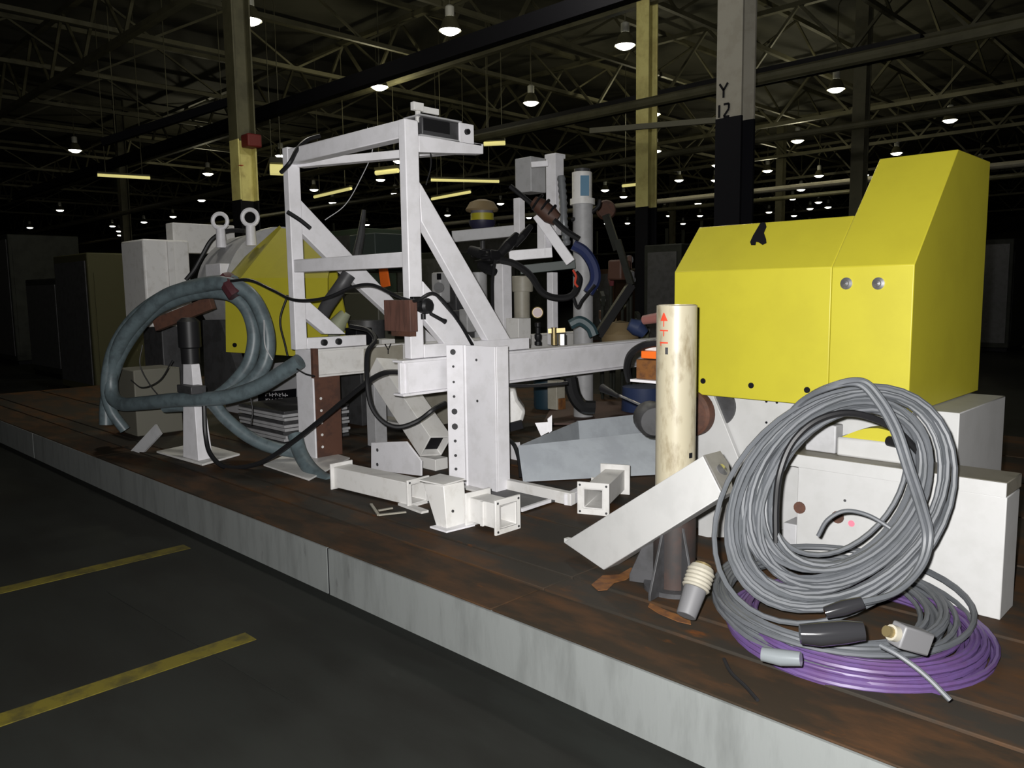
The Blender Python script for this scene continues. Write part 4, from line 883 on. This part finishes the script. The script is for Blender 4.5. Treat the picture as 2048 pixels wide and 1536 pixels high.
for x, y, lab in ((-9.5,4.2,'added high bay lamp, out of view, brightening the far end of the bed'), (-8.2,9.5,'added high bay lamp, out of view, brightening the bed from behind')):
    o = dup(L0, V((x,y,7.7)), lab)  # unseen lamps added to lift the dim far end of the bed
    for c in list(o.children):
        if c.type == 'LIGHT': bpy.data.objects.remove(c)
    li = bpy.data.lights.new('lamp_light', 'POINT'); li.energy = 330; li.shadow_soft_size = .25; li.color = (1,.96,.84)
    lo = bpy.data.objects.new('lamp_light', li); COL.objects.link(lo); lo.parent = o; lo.location = (0,0,-.3)
# added glow, set in front of the yellow column to brighten its near faces
li = bpy.data.lights.new('column_fill_glow', 'POINT'); li.energy = 60; li.shadow_soft_size = .3; li.color = (1,.95,.55)
lo = bpy.data.objects.new('column_fill_glow', li); COL.objects.link(lo); lo.location = P(520,345,d=13.6)

# ------------------------------------------------------------------ far machines in the hall
rnd = random.Random(12)
def cabinet(p, wx, wy, hh, m, label, m2=DGREY):
    t = thing('machine_cabinet', (p.x,p.y,0), label, 'cabinet')
    part('case', MB().box((p.x-wx/2,p.y-wy/2,.08), (p.x+wx/2,p.y+wy/2,hh)), m, t, bevel=.02)
    part('plinth', MB().box((p.x-wx/2+.04,p.y-wy/2+.04,0), (p.x+wx/2-.04,p.y+wy/2-.04,.08)), BLKP, t)
    part('door', MB().box((p.x-wx/2+.08,p.y-wy/2-.015,.2), (p.x+wx/2-.08,p.y-wy/2-.001,hh-.12)), m2, t)
    part('side_panel', MB().box((p.x+wx/2+.001,p.y-wy/2+.08,.2), (p.x+wx/2+.012,p.y+wy/2-.08,hh-.3)), m, t)
    return t
def rack(p, wx, hh, label):
    t = thing('storage_rack', (p.x,p.y,0), label, 'rack')
    for sx in (-1,1):
        for sy in (-1,1): part('upright', MB().box((p.x+sx*wx/2-.04,p.y+sy*.5-.04,0), (p.x+sx*wx/2+.04,p.y+sy*.5+.04,hh)), DARKM, t)
    for k in range(3): part('shelf', MB().box((p.x-wx/2,p.y-.5,.4+k*hh*.32), (p.x+wx/2,p.y+.5,.46+k*hh*.32)), DARKM, t)
    for k in range(3):
        x = p.x-wx/2+.5+k*wx/3.2; part('bin', MB().box((x-.3,p.y-.4,.47+(k%2)*hh*.32), (x+.3,p.y+.4,.95+(k%2)*hh*.32)), (DARKR,DARKB,BEIGE)[k], t)
    return t
G = lambda a, d: P(a, 600, d=d)
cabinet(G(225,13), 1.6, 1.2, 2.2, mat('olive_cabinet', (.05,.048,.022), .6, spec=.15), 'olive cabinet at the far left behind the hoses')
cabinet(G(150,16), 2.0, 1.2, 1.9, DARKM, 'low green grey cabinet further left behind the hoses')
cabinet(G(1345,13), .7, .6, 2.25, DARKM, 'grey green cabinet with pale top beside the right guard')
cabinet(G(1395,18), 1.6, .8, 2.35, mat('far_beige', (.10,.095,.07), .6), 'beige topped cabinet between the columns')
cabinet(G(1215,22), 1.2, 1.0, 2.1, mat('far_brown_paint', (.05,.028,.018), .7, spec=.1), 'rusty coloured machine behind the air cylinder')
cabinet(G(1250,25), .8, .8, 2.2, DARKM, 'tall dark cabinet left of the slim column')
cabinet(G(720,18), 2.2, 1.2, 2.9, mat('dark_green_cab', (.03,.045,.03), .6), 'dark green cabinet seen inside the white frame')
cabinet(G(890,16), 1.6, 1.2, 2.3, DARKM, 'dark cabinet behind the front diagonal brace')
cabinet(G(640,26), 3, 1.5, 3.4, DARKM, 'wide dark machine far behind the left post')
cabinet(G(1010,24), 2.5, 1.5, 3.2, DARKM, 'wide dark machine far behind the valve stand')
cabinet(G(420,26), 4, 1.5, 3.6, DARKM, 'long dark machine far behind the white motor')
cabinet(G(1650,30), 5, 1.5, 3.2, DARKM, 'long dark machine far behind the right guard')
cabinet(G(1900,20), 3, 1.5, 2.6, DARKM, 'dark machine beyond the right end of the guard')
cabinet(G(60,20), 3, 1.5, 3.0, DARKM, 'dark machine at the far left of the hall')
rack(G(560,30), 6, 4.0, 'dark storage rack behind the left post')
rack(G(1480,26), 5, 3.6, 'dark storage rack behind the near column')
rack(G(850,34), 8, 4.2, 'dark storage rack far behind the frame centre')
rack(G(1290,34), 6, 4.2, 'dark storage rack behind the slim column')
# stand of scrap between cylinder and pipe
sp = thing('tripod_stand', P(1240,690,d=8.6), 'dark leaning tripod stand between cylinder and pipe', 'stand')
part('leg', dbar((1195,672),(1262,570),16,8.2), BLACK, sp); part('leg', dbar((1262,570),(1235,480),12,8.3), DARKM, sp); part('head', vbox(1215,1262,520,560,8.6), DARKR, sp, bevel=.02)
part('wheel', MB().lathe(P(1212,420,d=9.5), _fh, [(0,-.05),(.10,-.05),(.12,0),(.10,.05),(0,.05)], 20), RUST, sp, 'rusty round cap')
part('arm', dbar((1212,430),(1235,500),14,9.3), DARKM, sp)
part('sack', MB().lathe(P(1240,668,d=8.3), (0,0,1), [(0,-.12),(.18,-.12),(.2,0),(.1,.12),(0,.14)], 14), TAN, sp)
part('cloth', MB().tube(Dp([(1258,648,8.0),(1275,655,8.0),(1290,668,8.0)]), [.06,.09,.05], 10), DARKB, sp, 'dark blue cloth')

rnd = random.Random(31)
cols = (DARKM, DARKR, DARKB, TAN, DGREY, mat('dull_red_bit', (.12,.02,.025), .6), mat('dull_olive_bit', (.07,.07,.03), .6))
kinds = ('dark green grey','rusty brown','dark blue','tan','dark grey','dull red','dull olive')
spots = ((1205,600,0),(1222,555,5),(1245,610,6),(1262,560,4),(1203,640,1),(1228,625,3),(1275,640,0),(1256,520,1),(1290,660,6))
for k, (a, b, m) in enumerate(spots):
    c = P(a, b, d=9.4+.12*k); t = thing('scrap_part', (c.x,c.y,.0), '%s scrap bracket on a thin leg behind the cylinder, %s of nine' % (kinds[m], ORD[k]), 'bracket')
    u_ = rnd.uniform(.10,.2)
    part('plate', MB().bar(c-V((u_*.6,-u_*.6,u_*rnd.uniform(-.6,.6))), c+V((u_*.6,-u_*.6,u_*rnd.uniform(-.6,.6))), .05, u_*rnd.uniform(.7,1.5)), cols[m], t, bevel=.008)
    part('leg', MB().cyl((c.x,c.y,0), c, .02, n=8), DARKM, t)
    part('boss', MB().cyl(c-_fh*.02, c-_fh*.08, u_*.3, n=12), DGREY, t)
